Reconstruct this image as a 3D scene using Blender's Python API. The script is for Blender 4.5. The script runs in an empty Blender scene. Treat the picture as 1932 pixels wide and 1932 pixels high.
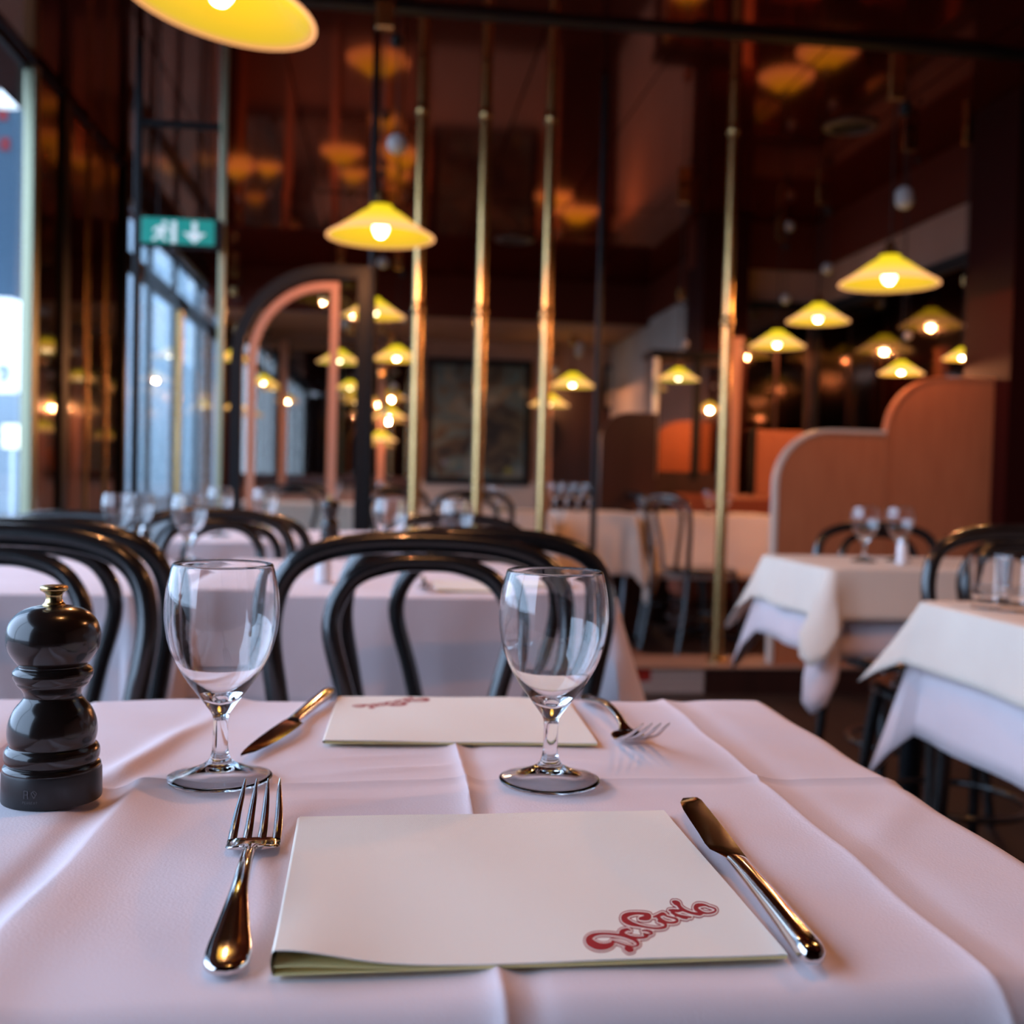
import bpy, math, random
from mathutils import Vector, Matrix
random.seed(7)
S = bpy.context.scene
PI = math.pi

# ---------------------------------------------------------------- camera
F_PX, RES = 2050.0, 1932.0
yaw, pit, rol = math.radians(6.85), math.radians(1.95), math.radians(1.45)
EYE = Vector((0, 0, 0.95))
fwd = Vector((math.sin(yaw) * math.cos(pit), math.cos(yaw) * math.cos(pit), -math.sin(pit)))
r0 = Vector((math.cos(yaw), -math.sin(yaw), 0)); u0 = r0.cross(fwd)
rgt = r0 * math.cos(rol) + u0 * math.sin(rol)
upv = -r0 * math.sin(rol) + u0 * math.cos(rol)
cam_d = bpy.data.cameras.new('camera')
cam_d.sensor_width = 36; cam_d.lens = 36 * F_PX / RES
cam_d.dof.use_dof = True; cam_d.dof.focus_distance = 0.58; cam_d.dof.aperture_fstop = 7.2
cam_d.clip_start = 0.02
cam = bpy.data.objects.new('camera', cam_d)
S.collection.objects.link(cam)
M = Matrix((rgt, upv, -fwd)).transposed().to_4x4(); M.translation = EYE
cam.matrix_world = M
S.camera = cam

# ---------------------------------------------------------------- world, daylight, exposure
w = bpy.data.worlds.new('world'); S.world = w; w.use_nodes = True
bg = w.node_tree.nodes['Background']
bg.inputs['Color'].default_value = (0.54, 0.69, 1.0, 1); bg.inputs['Strength'].default_value = 5.3

def portal(x, y0, y1, z0, z1):
    l = bpy.data.lights.new('sky_portal', 'AREA'); l.shape = 'RECTANGLE'
    l.size = z1 - z0; l.size_y = y1 - y0; l.cycles.is_portal = True
    o = bpy.data.objects.new('sky_portal', l); S.collection.objects.link(o)
    o.location = (x, (y0 + y1) / 2, (z0 + z1) / 2); o.rotation_euler = (0, -PI / 2, 0)
portal(-1.60, -0.9, 4.9, 0.3, 2.6)
portal(-1.60, 6.9, 10.6, 0.1, 2.6)

S.view_settings.view_transform = 'Standard'; S.view_settings.look = 'None'
S.view_settings.exposure = 0.25; S.view_settings.gamma = 1.0; S.view_settings.use_curve_mapping = False
S.cycles.use_denoising = True
S.cycles.max_bounces = 10; S.cycles.transmission_bounces = 10; S.cycles.transparent_max_bounces = 12
S.cycles.sample_clamp_indirect = 6.0; S.cycles.blur_glossy = 0.6

LAMP_WATT = 14.0

# ---------------------------------------------------------------- helpers
def ray(x, y): return fwd + rgt * ((x - 966) / F_PX) - upv * ((y - 966) / F_PX)
def at_y(x, y, Y):
    d = ray(x, y); return EYE + d * (Y / d.y)
def at_z(x, y, z):
    d = ray(x, y); return EYE + d * ((z - EYE.z) / d.z)

def catmull(pts, n=6, closed=False):
    P = [Vector(p) for p in pts]; out = []; N = len(P)
    for i in range(N if closed else N - 1):
        if closed: a, b, c, d = P[(i - 1) % N], P[i], P[(i + 1) % N], P[(i + 2) % N]
        else: a, b, c, d = P[max(i - 1, 0)], P[i], P[i + 1], P[min(i + 2, N - 1)]
        for k in range(n):
            t = k / n; t2 = t * t; t3 = t2 * t
            out.append(0.5 * ((2 * b) + (c - a) * t + (2 * a - 5 * b + 4 * c - d) * t2 + (3 * b - a - 3 * c + d) * t3))
    if not closed: out.append(P[-1].copy())
    return out

class MB:
    def __init__(s): s.v = []; s.f = []
    def add(s, vs, fs):
        o = len(s.v); s.v += [tuple(v) for v in vs]; s.f += [tuple(i + o for i in f) for f in fs]; return s
    def box(s, x0, x1, y0, y1, z0, z1, b=0.0):
        if b <= 0:
            s.add([(x0, y0, z0), (x1, y0, z0), (x1, y1, z0), (x0, y1, z0), (x0, y0, z1), (x1, y0, z1), (x1, y1, z1), (x0, y1, z1)],
                  [(3, 2, 1, 0), (4, 5, 6, 7), (0, 1, 5, 4), (1, 2, 6, 5), (2, 3, 7, 6), (3, 0, 4, 7)])
            return s
        vs = []
        for X, bx in ((x0, b), (x1, -b)):
            for Y, by in ((y0, b), (y1, -b)):
                for Z, bz in ((z0, b), (z1, -b)):
                    vs += [(X, Y + by, Z + bz), (X + bx, Y, Z + bz), (X + bx, Y + by, Z)]
        I = lambda i, j, k, a: (i * 4 + j * 2 + k) * 3 + a
        fs = []
        fs += [(I(0,0,0,0), I(0,0,1,0), I(0,1,1,0), I(0,1,0,0)), (I(1,0,0,0), I(1,1,0,0), I(1,1,1,0), I(1,0,1,0)),
               (I(0,0,0,1), I(1,0,0,1), I(1,0,1,1), I(0,0,1,1)), (I(0,1,0,1), I(0,1,1,1), I(1,1,1,1), I(1,1,0,1)),
               (I(0,0,0,2), I(0,1,0,2), I(1,1,0,2), I(1,0,0,2)), (I(0,0,1,2), I(1,0,1,2), I(1,1,1,2), I(0,1,1,2))]
        for i in (0, 1):
            for j in (0, 1): fs.append((I(i,j,0,0), I(i,j,0,1), I(i,j,1,1), I(i,j,1,0)))
            for k in (0, 1): fs.append((I(i,0,k,0), I(i,0,k,2), I(i,1,k,2), I(i,1,k,0)))
        for j in (0, 1):
            for k in (0, 1): fs.append((I(0,j,k,1), I(0,j,k,2), I(1,j,k,2), I(1,j,k,1)))
        for i in (0, 1):
            for j in (0, 1):
                for k in (0, 1): fs.append((I(i,j,k,0), I(i,j,k,1), I(i,j,k,2)))
        return s.add(vs, fs)
    def lathe(s, prof, seg=32, cx=0, cy=0, z=0, rad=None):
        vs, fs = [], []; n = len(prof)
        for i in range(seg):
            a = 2 * PI * i / seg
            for r, h in prof: vs.append((cx + max(r, 1e-5) * math.cos(a), cy + max(r, 1e-5) * math.sin(a), z + h))
        for i in range(seg):
            j = (i + 1) % seg
            for k in range(n - 1): fs.append((i * n + k, j * n + k, j * n + k + 1, i * n + k + 1))
        return s.add(vs, fs)
    def tube(s, pts, r, seg=10, closed=False, ry=None, cap=True):
        P = [Vector(p) for p in pts]; N = len(P); vs, fs = [], []
        T = []
        for i in range(N):
            a = P[(i - 1) % N] if (closed or i > 0) else P[i]; b = P[(i + 1) % N] if (closed or i < N - 1) else P[i]
            T.append((b - a).normalized())
        nrm = T[0].orthogonal().normalized()
        for i in range(N):
            nrm = (nrm - T[i] * nrm.dot(T[i])).normalized(); bi = T[i].cross(nrm)
            R = r[i] if isinstance(r, (list, tuple)) else r
            for k in range(seg):
                a = 2 * PI * k / seg; vs.append(P[i] + (nrm * math.cos(a) + bi * math.sin(a)) * R)
        for i in range(N if closed else N - 1):
            j = (i + 1) % N
            for k in range(seg):
                l = (k + 1) % seg; fs.append((i * seg + k, i * seg + l, j * seg + l, j * seg + k))
        if cap and not closed:
            fs.append(tuple(range(seg - 1, -1, -1))); fs.append(tuple((N - 1) * seg + k for k in range(seg)))
        return s.add(vs, fs)
    def prism(s, outline, f0, f1):     # outline of 2-D points; f0/f1 map a 2-D point to the two faces
        n = len(outline); vs = [f0(p) for p in outline] + [f1(p) for p in outline]
        fs = [tuple(range(n - 1, -1, -1)), tuple(range(n, 2 * n))]
        for i in range(n): j = (i + 1) % n; fs.append((i, j, n + j, n + i))
        return s.add(vs, fs)
    def grid(s, nu, nv, fn):
        vs = [fn(i / nu, j / nv) for j in range(nv + 1) for i in range(nu + 1)]
        fs = [(j * (nu + 1) + i, j * (nu + 1) + i + 1, (j + 1) * (nu + 1) + i + 1, (j + 1) * (nu + 1) + i) for j in range(nv) for i in range(nu)]
        return s.add(vs, fs)
    def sheet(s, nu, nv, top, bot):
        o = len(s.v); s.grid(nu, nv, top); o2 = len(s.v)
        vs = [bot(i / nu, j / nv) for j in range(nv + 1) for i in range(nu + 1)]
        s.add(vs, [(j * (nu + 1) + i, (j + 1) * (nu + 1) + i, (j + 1) * (nu + 1) + i + 1, j * (nu + 1) + i + 1) for j in range(nv) for i in range(nu)])
        per = [i for i in range(nu + 1)] + [j * (nu + 1) + nu for j in range(1, nv + 1)] + [nv * (nu + 1) + i for i in range(nu - 1, -1, -1)] + [j * (nu + 1) for j in range(nv - 1, 0, -1)]
        for a, b in zip(per, per[1:] + per[:1]): s.f.append((o + b, o + a, o2 + a, o2 + b))
        return s
    def build(s, name, mat, parent=None, smooth=False, loc=None, mods=None):
        me = bpy.data.meshes.new(name); me.from_pydata(s.v, [], s.f); me.update()
        if smooth:
            me.polygons.foreach_set('use_smooth', [True] * len(me.polygons))
            try: me.set_sharp_from_angle(angle=math.radians(smooth if smooth is not True else 50))
            except Exception: pass
        me.materials.append(mat)
        o = bpy.data.objects.new(name, me); S.collection.objects.link(o)
        if parent: o.parent = parent
        if loc: o.location = loc
        return o

def tag(o, label=None, cat=None, group=None, kind=None):
    if label: o['label'] = label
    if cat: o['category'] = cat
    if group: o['group'] = group
    if kind: o['kind'] = kind
    return o
def thing(name, label, cat, loc=(0, 0, 0), rz=0, group=None):
    o = bpy.data.objects.new(name, None); S.collection.objects.link(o); o.empty_display_size = 0.05
    o.location = loc; o.rotation_euler = (0, 0, rz); return tag(o, label, cat, group)
def copy_tree(o, parent=None):
    c = o.copy(); S.collection.objects.link(c)
    if parent: c.parent = parent
    for ch in list(o.children): copy_tree(ch, c)
    return c
def dup(o, loc, rz, label, group=None, scale=None):
    c = copy_tree(o); c.location = loc; c.rotation_euler = (0, 0, rz); c['label'] = label
    if group: c['group'] = group
    if scale: c.scale = scale
    return c
def struct(o): o['kind'] = 'structure'; return o

# ---------------------------------------------------------------- materials
def mat(name, col=(0.5, 0.5, 0.5), rough=0.5, metal=0.0, ior=1.45, spec=None, coat=0.0, trans=0.0, emit=None, es=0.0):
    m = bpy.data.materials.new(name); m.use_nodes = True
    p = m.node_tree.nodes['Principled BSDF']
    p.inputs['Base Color'].default_value = (*col, 1); p.inputs['Roughness'].default_value = rough
    p.inputs['Metallic'].default_value = metal; p.inputs['IOR'].default_value = ior
    if coat: p.inputs['Coat Weight'].default_value = coat; p.inputs['Coat Roughness'].default_value = 0.04
    if trans: p.inputs['Transmission Weight'].default_value = trans
    if emit: p.inputs['Emission Color'].default_value = (*emit, 1); p.inputs['Emission Strength'].default_value = es
    return m
def nodes(m): return m.node_tree.nodes, m.node_tree.links, m.node_tree.nodes['Principled BSDF']
def add_noise(m, scale, c0, c1, detail=4, coord='Object', stretch=(1, 1, 1), bump=0.0, bscale=None):
    N, L, p = nodes(m)
    tc = N.new('ShaderNodeTexCoord'); mp = N.new('ShaderNodeMapping'); mp.inputs['Scale'].default_value = stretch
    nz = N.new('ShaderNodeTexNoise'); nz.inputs['Scale'].default_value = scale; nz.inputs['Detail'].default_value = detail
    L.new(tc.outputs[coord], mp.inputs['Vector']); L.new(mp.outputs[0], nz.inputs['Vector'])
    r = N.new('ShaderNodeValToRGB'); r.color_ramp.elements[0].position = 0.3; r.color_ramp.elements[1].position = 0.7
    r.color_ramp.elements[0].color = (*c0, 1); r.color_ramp.elements[1].color = (*c1, 1)
    L.new(nz.outputs['Fac'], r.inputs['Fac']); L.new(r.outputs['Color'], p.inputs['Base Color'])
    if bump:
        n2 = N.new('ShaderNodeTexNoise'); n2.inputs['Scale'].default_value = bscale or scale * 6; n2.inputs['Detail'].default_value = 3
        L.new(mp.outputs[0], n2.inputs['Vector'])
        b = N.new('ShaderNodeBump'); b.inputs['Strength'].default_value = bump; b.inputs['Distance'].default_value = 0.002
        L.new(n2.outputs['Fac'], b.inputs['Height']); L.new(b.outputs[0], p.inputs['Normal'])
    return m
def weave(m, scale=900, strength=0.3, rot=0.0, dist=0.0003):
    N, L, p = nodes(m)
    tc = N.new('ShaderNodeTexCoord'); mp = N.new('ShaderNodeMapping'); mp.inputs['Rotation'].default_value = (0, 0, rot)
    wv = N.new('ShaderNodeTexWave'); wv.inputs['Scale'].default_value = scale; wv.inputs['Distortion'].default_value = 0.6
    L.new(tc.outputs['Object'], mp.inputs['Vector']); L.new(mp.outputs[0], wv.inputs['Vector'])
    b = N.new('ShaderNodeBump'); b.inputs['Strength'].default_value = strength; b.inputs['Distance'].default_value = dist
    L.new(wv.outputs['Fac'], b.inputs['Height']); L.new(b.outputs[0], p.inputs['Normal'])
    return m

M_cloth = add_noise(mat('white_linen', (0.75, 0.70, 0.71), 0.75), 9, (0.74, 0.64, 0.67), (0.80, 0.70, 0.73), bump=0.12, bscale=700)
nodes(M_cloth)[2].inputs['Sheen Weight'].default_value = 0.15
M_cream_cloth = add_noise(mat('cream_linen', (0.72, 0.64, 0.55), 0.8), 7, (0.70, 0.62, 0.54), (0.76, 0.69, 0.60))
M_napkin = weave(mat('napkin_cream', (0.92, 0.87, 0.77), 0.85), 330, 0.5, math.radians(-35), 0.0004)
M_napkin_in = mat('napkin_inside', (0.92, 0.78, 0.36), 0.85)
M_logo = mat('print_red', (0.33, 0.006, 0.022), 0.6)
M_steel = add_noise(mat('polished_steel', (0.72, 0.68, 0.66), 0.09, 1.0), 60, (0.66, 0.62, 0.60), (0.76, 0.72, 0.70))
M_steel_dark = mat('blade_steel', (0.55, 0.50, 0.48), 0.07, 1.0)
M_glass = mat('clear_glass', (1, 1, 1), 0.0, 0, 1.5, trans=1.0)
M_black = add_noise(mat('black_lacquer_wood', (0.008, 0.008, 0.009), 0.26, coat=0.8), 12, (0.006, 0.006, 0.007), (0.012, 0.011, 0.011))
M_mill = add_noise(mat('ebony_lacquer', (0.010, 0.007, 0.006), 0.2, coat=0.35), 6, (0.008, 0.005, 0.004), (0.016, 0.009, 0.007), stretch=(8, 8, 1))
M_mill_base = mat('ebony_satin', (0.014, 0.012, 0.013), 0.35)
M_mark = mat('embossed_mark', (0.07, 0.06, 0.065), 0.5)
M_brass = add_noise(mat('aged_brass', (0.60, 0.38, 0.15), 0.25, 1.0), 5, (0.46, 0.29, 0.11), (0.64, 0.42, 0.18))
M_brass_knob = mat('brass_knob', (0.62, 0.44, 0.20), 0.25, 1.0)
M_blackmetal = mat('black_metal', (0.004, 0.0045, 0.006), 0.42)
nodes(M_blackmetal)[2].inputs['Specular IOR Level'].default_value = 0.25
M_ceil = bpy.data.materials.new('burgundy_lacquer'); M_ceil.use_nodes = True
_N = M_ceil.node_tree.nodes; _L = M_ceil.node_tree.links; _p = _N['Principled BSDF']
_p.inputs['Base Color'].default_value = (0.035, 0.005, 0.004, 1); _p.inputs['Roughness'].default_value = 0.5; _p.inputs['Specular IOR Level'].default_value = 0.0
_g = _N.new('ShaderNodeBsdfGlossy'); _g.inputs['Color'].default_value = (1.0, 0.40, 0.26, 1); _g.inputs['Roughness'].default_value = 0.07
_f = _N.new('ShaderNodeFresnel'); _f.inputs['IOR'].default_value = 2.2; _m = _N.new('ShaderNodeMixShader')
_L.new(_f.outputs[0], _m.inputs[0]); _L.new(_p.outputs[0], _m.inputs[1]); _L.new(_g.outputs[0], _m.inputs[2])
_L.new(_m.outputs[0], _N['Material Output'].inputs['Surface'])
M_redwall = mat('dark_red_lacquer', (0.022, 0.002, 0.0015), 0.6)
nodes(M_redwall)[2].inputs['Specular IOR Level'].default_value = 0.08
M_soffit = mat('russet_paint', (0.080, 0.013, 0.006), 0.6)
nodes(M_soffit)[2].inputs['Specular IOR Level'].default_value = 0.1
M_beige = add_noise(mat('beige_plaster', (0.28, 0.15, 0.10), 0.8), 3, (0.26, 0.135, 0.09), (0.32, 0.17, 0.12))
M_white_wall = add_noise(mat('offwhite_plaster', (0.34, 0.28, 0.24), 0.8), 3, (0.32, 0.26, 0.22), (0.37, 0.31, 0.27))
M_tan = add_noise(mat('tan_laminate', (0.44, 0.14, 0.055), 0.55), 40, (0.41, 0.125, 0.048), (0.48, 0.155, 0.062), stretch=(1, 1, 0.1))
M_tan_edge = mat('pale_edge_band', (0.60, 0.50, 0.42), 0.4)
M_pinkwood = mat('rose_beech_wood', (0.45, 0.20, 0.12), 0.45)
M_darkwood = add_noise(mat('dark_mahogany', (0.03, 0.010, 0.008), 0.35), 8, (0.022, 0.008, 0.006), (0.045, 0.014, 0.010), stretch=(1, 1, 0.1))
M_bench = mat('chestnut_leather', (0.22, 0.045, 0.015), 0.45)
M_floor_dark = add_noise(mat('dark_floor_boards', (0.025, 0.015, 0.012), 0.45), 10, (0.018, 0.011, 0.009), (0.04, 0.024, 0.018), stretch=(1, 0.1, 1))
M_floor_tan = add_noise(mat('terracotta_floor', (0.26, 0.13, 0.085), 0.4), 6, (0.24, 0.115, 0.075), (0.30, 0.155, 0.10))
M_tile = mat('white_mosaic', (0.48, 0.37, 0.32), 0.35)
M_tile_red = mat('red_mosaic', (0.36, 0.02, 0.012), 0.3)
M_grout = mat('grout', (0.16, 0.11, 0.10), 0.9)
M_strip = mat('red_brown_strip', (0.09, 0.02, 0.012), 0.4)
M_mirror = mat('smoked_mirror', (0.50, 0.44, 0.40), 0.03, 1.0)
M_mirror_dark = mat('dark_bronze_mirror', (0.16, 0.11, 0.085), 0.06, 1.0)
M_alu = mat('brushed_aluminium', (0.45, 0.50, 0.55), 0.35, 1.0)
M_green_post = mat('patinated_brass', (0.34, 0.36, 0.24), 0.35, 0.8)
M_cord = mat('black_cord', (0.01, 0.008, 0.007), 0.6)
M_ball = mat('porcelain_grey', (0.40, 0.38, 0.38), 0.2)
M_exit = mat('green_sign_face', (0.0, 0.22, 0.19), 0.4, emit=(0.0, 0.30, 0.26), es=0.35)
M_exit_white = mat('sign_white', (0.7, 0.8, 0.8), 0.4, emit=(0.6, 0.75, 0.8), es=0.35)
M_facade = add_noise(mat('pale_stucco', (0.22, 0.27, 0.31), 0.8), 0.4, (0.19, 0.25, 0.29), (0.27, 0.32, 0.36))
M_facade_win = mat('facade_glass', (0.05, 0.08, 0.11), 0.1)
M_asphalt = add_noise(mat('grey_pavement', (0.08, 0.08, 0.08), 0.9), 1.2, (0.065, 0.066, 0.068), (0.10, 0.10, 0.10))
M_sign_white = mat('lit_sign_white', (0.9, 0.9, 0.9), 0.5, emit=(0.93, 0.98, 1.0), es=0.9)
M_sign_black = mat('sign_black', (0.02, 0.02, 0.03), 0.5)
M_sign_red = mat('sign_red', (0.20, 0.004, 0.01), 0.5)
M_sign_yellow = mat('lit_sign_cream', (0.9, 0.85, 0.6), 0.5, emit=(1.0, 0.95, 0.7), es=1.2)
M_door_white = mat('white_door_frame', (0.35, 0.45, 0.55), 0.5)
M_bulb = mat('lit_bulb', (1, 0.9, 0.7), 0.4, emit=(1.0, 0.78, 0.42), es=14.0)
M_salt = mat('white_ceramic', (0.75, 0.75, 0.78), 0.25)
M_vent = mat('vent_ring', (0.10, 0.06, 0.05), 0.4)
M_vent_in = mat('vent_dark', (0.01, 0.008, 0.008), 0.7)

# window glass: clear pass-through with a mirror film that grows with the angle
M_pane = bpy.data.materials.new('window_glass'); M_pane.use_nodes = True
_N = M_pane.node_tree.nodes; _L = M_pane.node_tree.links; _N.remove(_N['Principled BSDF'])
_t = _N.new('ShaderNodeBsdfTransparent'); _g = _N.new('ShaderNodeBsdfGlossy'); _g.inputs['Roughness'].default_value = 0.0
_t.inputs['Color'].default_value = (0.93, 0.97, 0.97, 1)
_f = _N.new('ShaderNodeFresnel'); _b = _N.new('ShaderNodeNewGeometry'); _i = _N.new('ShaderNodeMapRange'); _i.inputs[3].default_value = 1.35; _i.inputs[4].default_value = 1 / 1.35
_L.new(_b.outputs['Backfacing'], _i.inputs[0]); _L.new(_i.outputs[0], _f.inputs['IOR']); _m = _N.new('ShaderNodeMixShader')
_L.new(_f.outputs[0], _m.inputs[0]); _L.new(_t.outputs[0], _m.inputs[1]); _L.new(_g.outputs[0], _m.inputs[2])
_L.new(_m.outputs[0], _N['Material Output'].inputs['Surface'])

# lamp shade: opal glass glowing yellow, peach at its rolled lip
def shade_mat(es=0.64, warm=1.0, name='opal_shade_glass'):
    m = mat(name, (0.75, 0.55, 0.12), 0.25)
    N, L, p = nodes(m)
    tc = N.new('ShaderNodeTexCoord'); sx = N.new('ShaderNodeVectorMath'); sx.operation = 'MULTIPLY'; sx.inputs[1].default_value = (1, 1, 0)
    ln = N.new('ShaderNodeVectorMath'); ln.operation = 'LENGTH'
    L.new(tc.outputs['Object'], sx.inputs[0]); L.new(sx.outputs[0], ln.inputs[0])
    r = N.new('ShaderNodeValToRGB'); mr = N.new('ShaderNodeMath'); mr.operation = 'DIVIDE'; mr.inputs[1].default_value = 0.225
    L.new(ln.outputs['Value'], mr.inputs[0]); L.new(mr.outputs[0], r.inputs['Fac'])
    e = r.color_ramp.elements
    e[0].position = 0.1; e[0].color = (0.80, 0.66, 0.01, 1)
    e[1].position = 0.55; e[1].color = (0.72, 0.62, 0.012, 1)
    pcs = ((0.30, (0.76, 0.68, 0.008, 1)), (0.9, (0.76, 0.60, 0.03, 1)), (0.97, (0.92, 0.44, 0.17, 1)))
    if warm != 1.0:
        e[0].color = (0.80, .56, .015, 1); e[1].color = (0.90, .56, .04, 1)
        pcs = ((0.28, (.80, .60, .01, 1)), (0.78, (1.0, .54, .13, 1)), (0.97, (1.0, .44, .19, 1)))
    for pos, c in pcs:
        x = e.new(pos); x.color = c
    L.new(r.outputs['Color'], p.inputs['Emission Color']); p.inputs['Emission Strength'].default_value = es
    p.inputs['Base Color'].default_value = (0.04, 0.03, 0.005, 1); p.inputs['Specular IOR Level'].default_value = 0.15
    return m
M_shade = shade_mat()
M_shade_out = shade_mat(1.12, .82, 'opal_shade_outer')

# ---------------------------------------------------------------- room shell
XL, XR, ZC = -1.59, 3.0, 2.75
Y0, YB = -3.0, 11.7
fl = struct(MB().box(-1.9, 3.3, Y0 - .2, YB + .3, -0.1, 0).build('floor', M_floor_dark))
def plank(x0, x1, y0, y1, m, name='floor_tile'):
    return MB().box(x0, x1, y0, y1, 0, 0.004, 0.002).build(name, m, fl)
# terracotta tiles of the walkway behind the kerb, bordered by a red-brown strip
for i in range(6):
    for j in range(10):
        x = 0.02 + i * 0.2; y = 4.93 + j * 0.42
        if x < 1.1: plank(x, x + .196, y, y + .414, M_floor_tan)
plank(1.22, 1.28, 4.93, 9.1, M_strip, 'border_strip')
for j in range(10): plank(1.284, 1.42, 4.93 + j * .42, 4.93 + j * .42 + .414, M_floor_tan)
for i in range(8): plank(-1.5 + i * .2, -1.5 + i * .2 + .196, 4.93, 9.1, M_floor_tan)
for i in range(7):
    plank(0.55 + i * .35, 0.55 + i * .35 + .345, -0.2, 1.35, M_floor_tan)

# ceiling: separate lacquered panels under a dark deck
ce = struct(MB().box(-1.9, 3.3, Y0 - .2, YB + .3, ZC + .03, ZC + .12).build('ceiling', M_redwall))
cols = [-1.59, -1.02, -0.45, 0.06, 0.62, 1.18, 1.80, 2.40, 3.0]
rows = [-3.0, 0.6, 4.29, 7.2, 10.0]
for a, b in zip(cols, cols[1:]):
    for c, d in zip(rows, rows[1:]):
        o = MB().box(-(b - a) / 2 + .004, (b - a) / 2 - .004, -(d - c) / 2 + .012, (d - c) / 2 - .012, 0, 0.025).build('ceiling_panel', M_ceil, ce)
        o.location = ((a + b) / 2, (c + d) / 2, ZC); o.rotation_euler = (random.uniform(-.003, .003), random.uniform(-.006, .006), 0)
struct(MB().box(-1.59, 3.0, 4.255, 4.325, ZC - .02, ZC + .028).build('trim_1', M_blackmetal))
struct(MB().box(-1.59, 2.45, 10.0, 10.06, 2.38, ZC + .03).build('trim_2', M_soffit))
struct(MB().box(-1.59, 2.45, 10.06, YB, 2.38, 2.42).build('ceiling_back', M_beige))

# right wall with its dark upper band
struct(MB().box(XR, XR + .2, Y0, 7.6, 0, 2.43).build('wall_right', M_beige))
struct(MB().box(XR - .03, XR + .2, Y0, 7.6, 2.43, ZC + .03).build('trim_3', M_soffit))
struct(MB().box(2.45, XR + .2, 7.4, 7.6, 0, 2.43).build('wall_nook', M_beige))
struct(MB().box(2.12, XR, 7.37, 7.6, 2.43, ZC + .03).build('trim_4', M_soffit))
struct(MB().box(2.45, 2.65, 7.6, YB, 0, 2.43).build('wall_corridor', M_white_wall))
struct(MB().box(2.43, 2.65, 7.6, YB, 2.43, ZC + .03).build('trim_5', M_soffit))
struct(MB().box(-1.9, 2.65, YB, YB + .2, 0, ZC).build('wall_back', M_beige))
struct(MB().box(-1.9, 3.3, Y0 - .2, Y0, 0, ZC).build('wall_rear', M_redwall))
struct(MB().box(0.40, 1.66, YB - .02, YB, 0, 0.88).build('baseboard_back', M_white_wall))
# left wall: dark sections between big windows
wl = struct(MB().box(XL - .045, XL, 5.19, 6.86, 0, ZC).build('wall_left', M_redwall))
struct(MB().box(XL - .045, XL, Y0, 5.19, 0, 0.30).build('wall_left_sill', M_redwall))
struct(MB().box(XL - .045, XL, 6.86, 10.75, 2.62, ZC).box(XL - .045, XL, 10.75, YB, 0, ZC).build('wall_left_header', M_redwall))
struct(MB().box(XL - .045, XL, Y0, -0.9, 0.3, 2.62).build('wall_left_end', M_redwall))
for y in (5.20, 5.66, 6.06, 6.46):
    MB().box(XL, XL + .012, y + .02, y + .38 if y > 5 else y + .40, 0.05, ZC - .05, .003).build('mirror_panel', M_mirror_dark, wl)
for y in (5.645, 6.045, 6.445):
    MB().box(XL, XL + .025, y - .006, y + .012, 0.02, ZC - .02, .003).build('brass_strip', M_brass, wl)
MB().box(XL, XL + .03, 5.54, 5.66, 0.02, ZC - .02, .004).build('black_post', M_blackmetal, wl)
MB().box(XL, XL + .04, 6.78, 6.86, 0.02, ZC - .02, .004).build('black_post', M_blackmetal, wl)

def window(n, y0, y1, z0, z1, bars, frame_m, transom=None, bar_m=None):
    f = MB()
    t = .05; xa, xb = XL - .035, XL - .01
    f.box(xa, xb, y0, y1, z1 - t, z1).box(xa, xb, y0, y1, z0, z0 + t)
    f.box(xa, xb, y0, y0 + t, z0 + t, z1 - t).box(xa, xb, y1 - t, y1, z0 + t, z1 - t)
    r = struct(f.build('window_%d' % n, frame_m))
    ys = [y0 + t] + list(bars) + [y1 - t]
    for y in bars: MB().box(XL - .04, XL - .005, y - .025, y + .025, z0 + t, z1 - t).build('mullion', bar_m or frame_m, r)
    zs = [(z0 + t, z1 - t)]
    if transom:
        MB().box(XL - .04, XL - .005, y0 + t, y1 - t, transom - .07, transom + .05).build('transom', bar_m or frame_m, r)
        zs = [(z0 + t, transom - .07), (transom + .05, z1 - t)]
    for a, b in zip(ys, ys[1:]):
        for c, d in zs: MB().box(XL - .024, XL - .018, a + .03, b - .03, c, d).build('pane', M_pane, r)
    return r
window(1, -0.9, 5.18, 0.30, 2.75, (0.6, 2.1, 3.55), M_blackmetal)
window(2, 6.86, 10.75, 0.02, 2.62, (7.75, 8.65, 9.7), M_door_white, transom=2.24, bar_m=M_blackmetal)
MB().box(XL - .03, XL + .02, 5.12, 5.20, 0, ZC - .02, .006).build('brass_post', M_green_post, None)
bpy.data.objects['brass_post']['label'] = 'green-tinged brass corner post beside the bright street window'
bpy.data.objects['brass_post']['category'] = 'post'

# nook back wall mirrors (dark) and wood mullions
mn = struct(MB().box(2.46, 2.98, 7.36, 7.40, 0.95, 2.18).build('mirror_nook', M_mirror_dark))
for x in (2.46, 2.72, 2.96): MB().box(x - .010, x + .010, 7.345, 7.36, 0.95, 2.18, .003).build('frame_bar', M_darkwood, mn)
MB().box(2.45, 2.98, 7.33, 7.36, 2.15, 2.20, .004).build('frame_bar', M_blackmetal, mn)
# back wall big mirror between wood pilasters
mb = struct(MB().box(-1.55, 0.34, YB - .03, YB - .001, 0.90, 2.30).build('mirror_back', M_mirror))
for x in (-1.54, -1.05, -0.55, -0.02, 0.34): MB().box(x - .04, x + .04, YB - .07, YB - .03, 0.0, 2.30, .006).build('pilaster', M_pinkwood, mb)
MB().box(-1.55, 0.38, YB - .06, YB - .03, 0.80, 0.90, .006).build('rail', M_darkwood, mb)
struct(MB().box(1.66, 1.80, YB - .10, YB, 0, 2.38).build('column_pilaster', M_pinkwood))
struct(MB().box(1.80, 2.45, YB - .04, YB, 0, 1.95).build('trim_6', M_darkwood))

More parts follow.
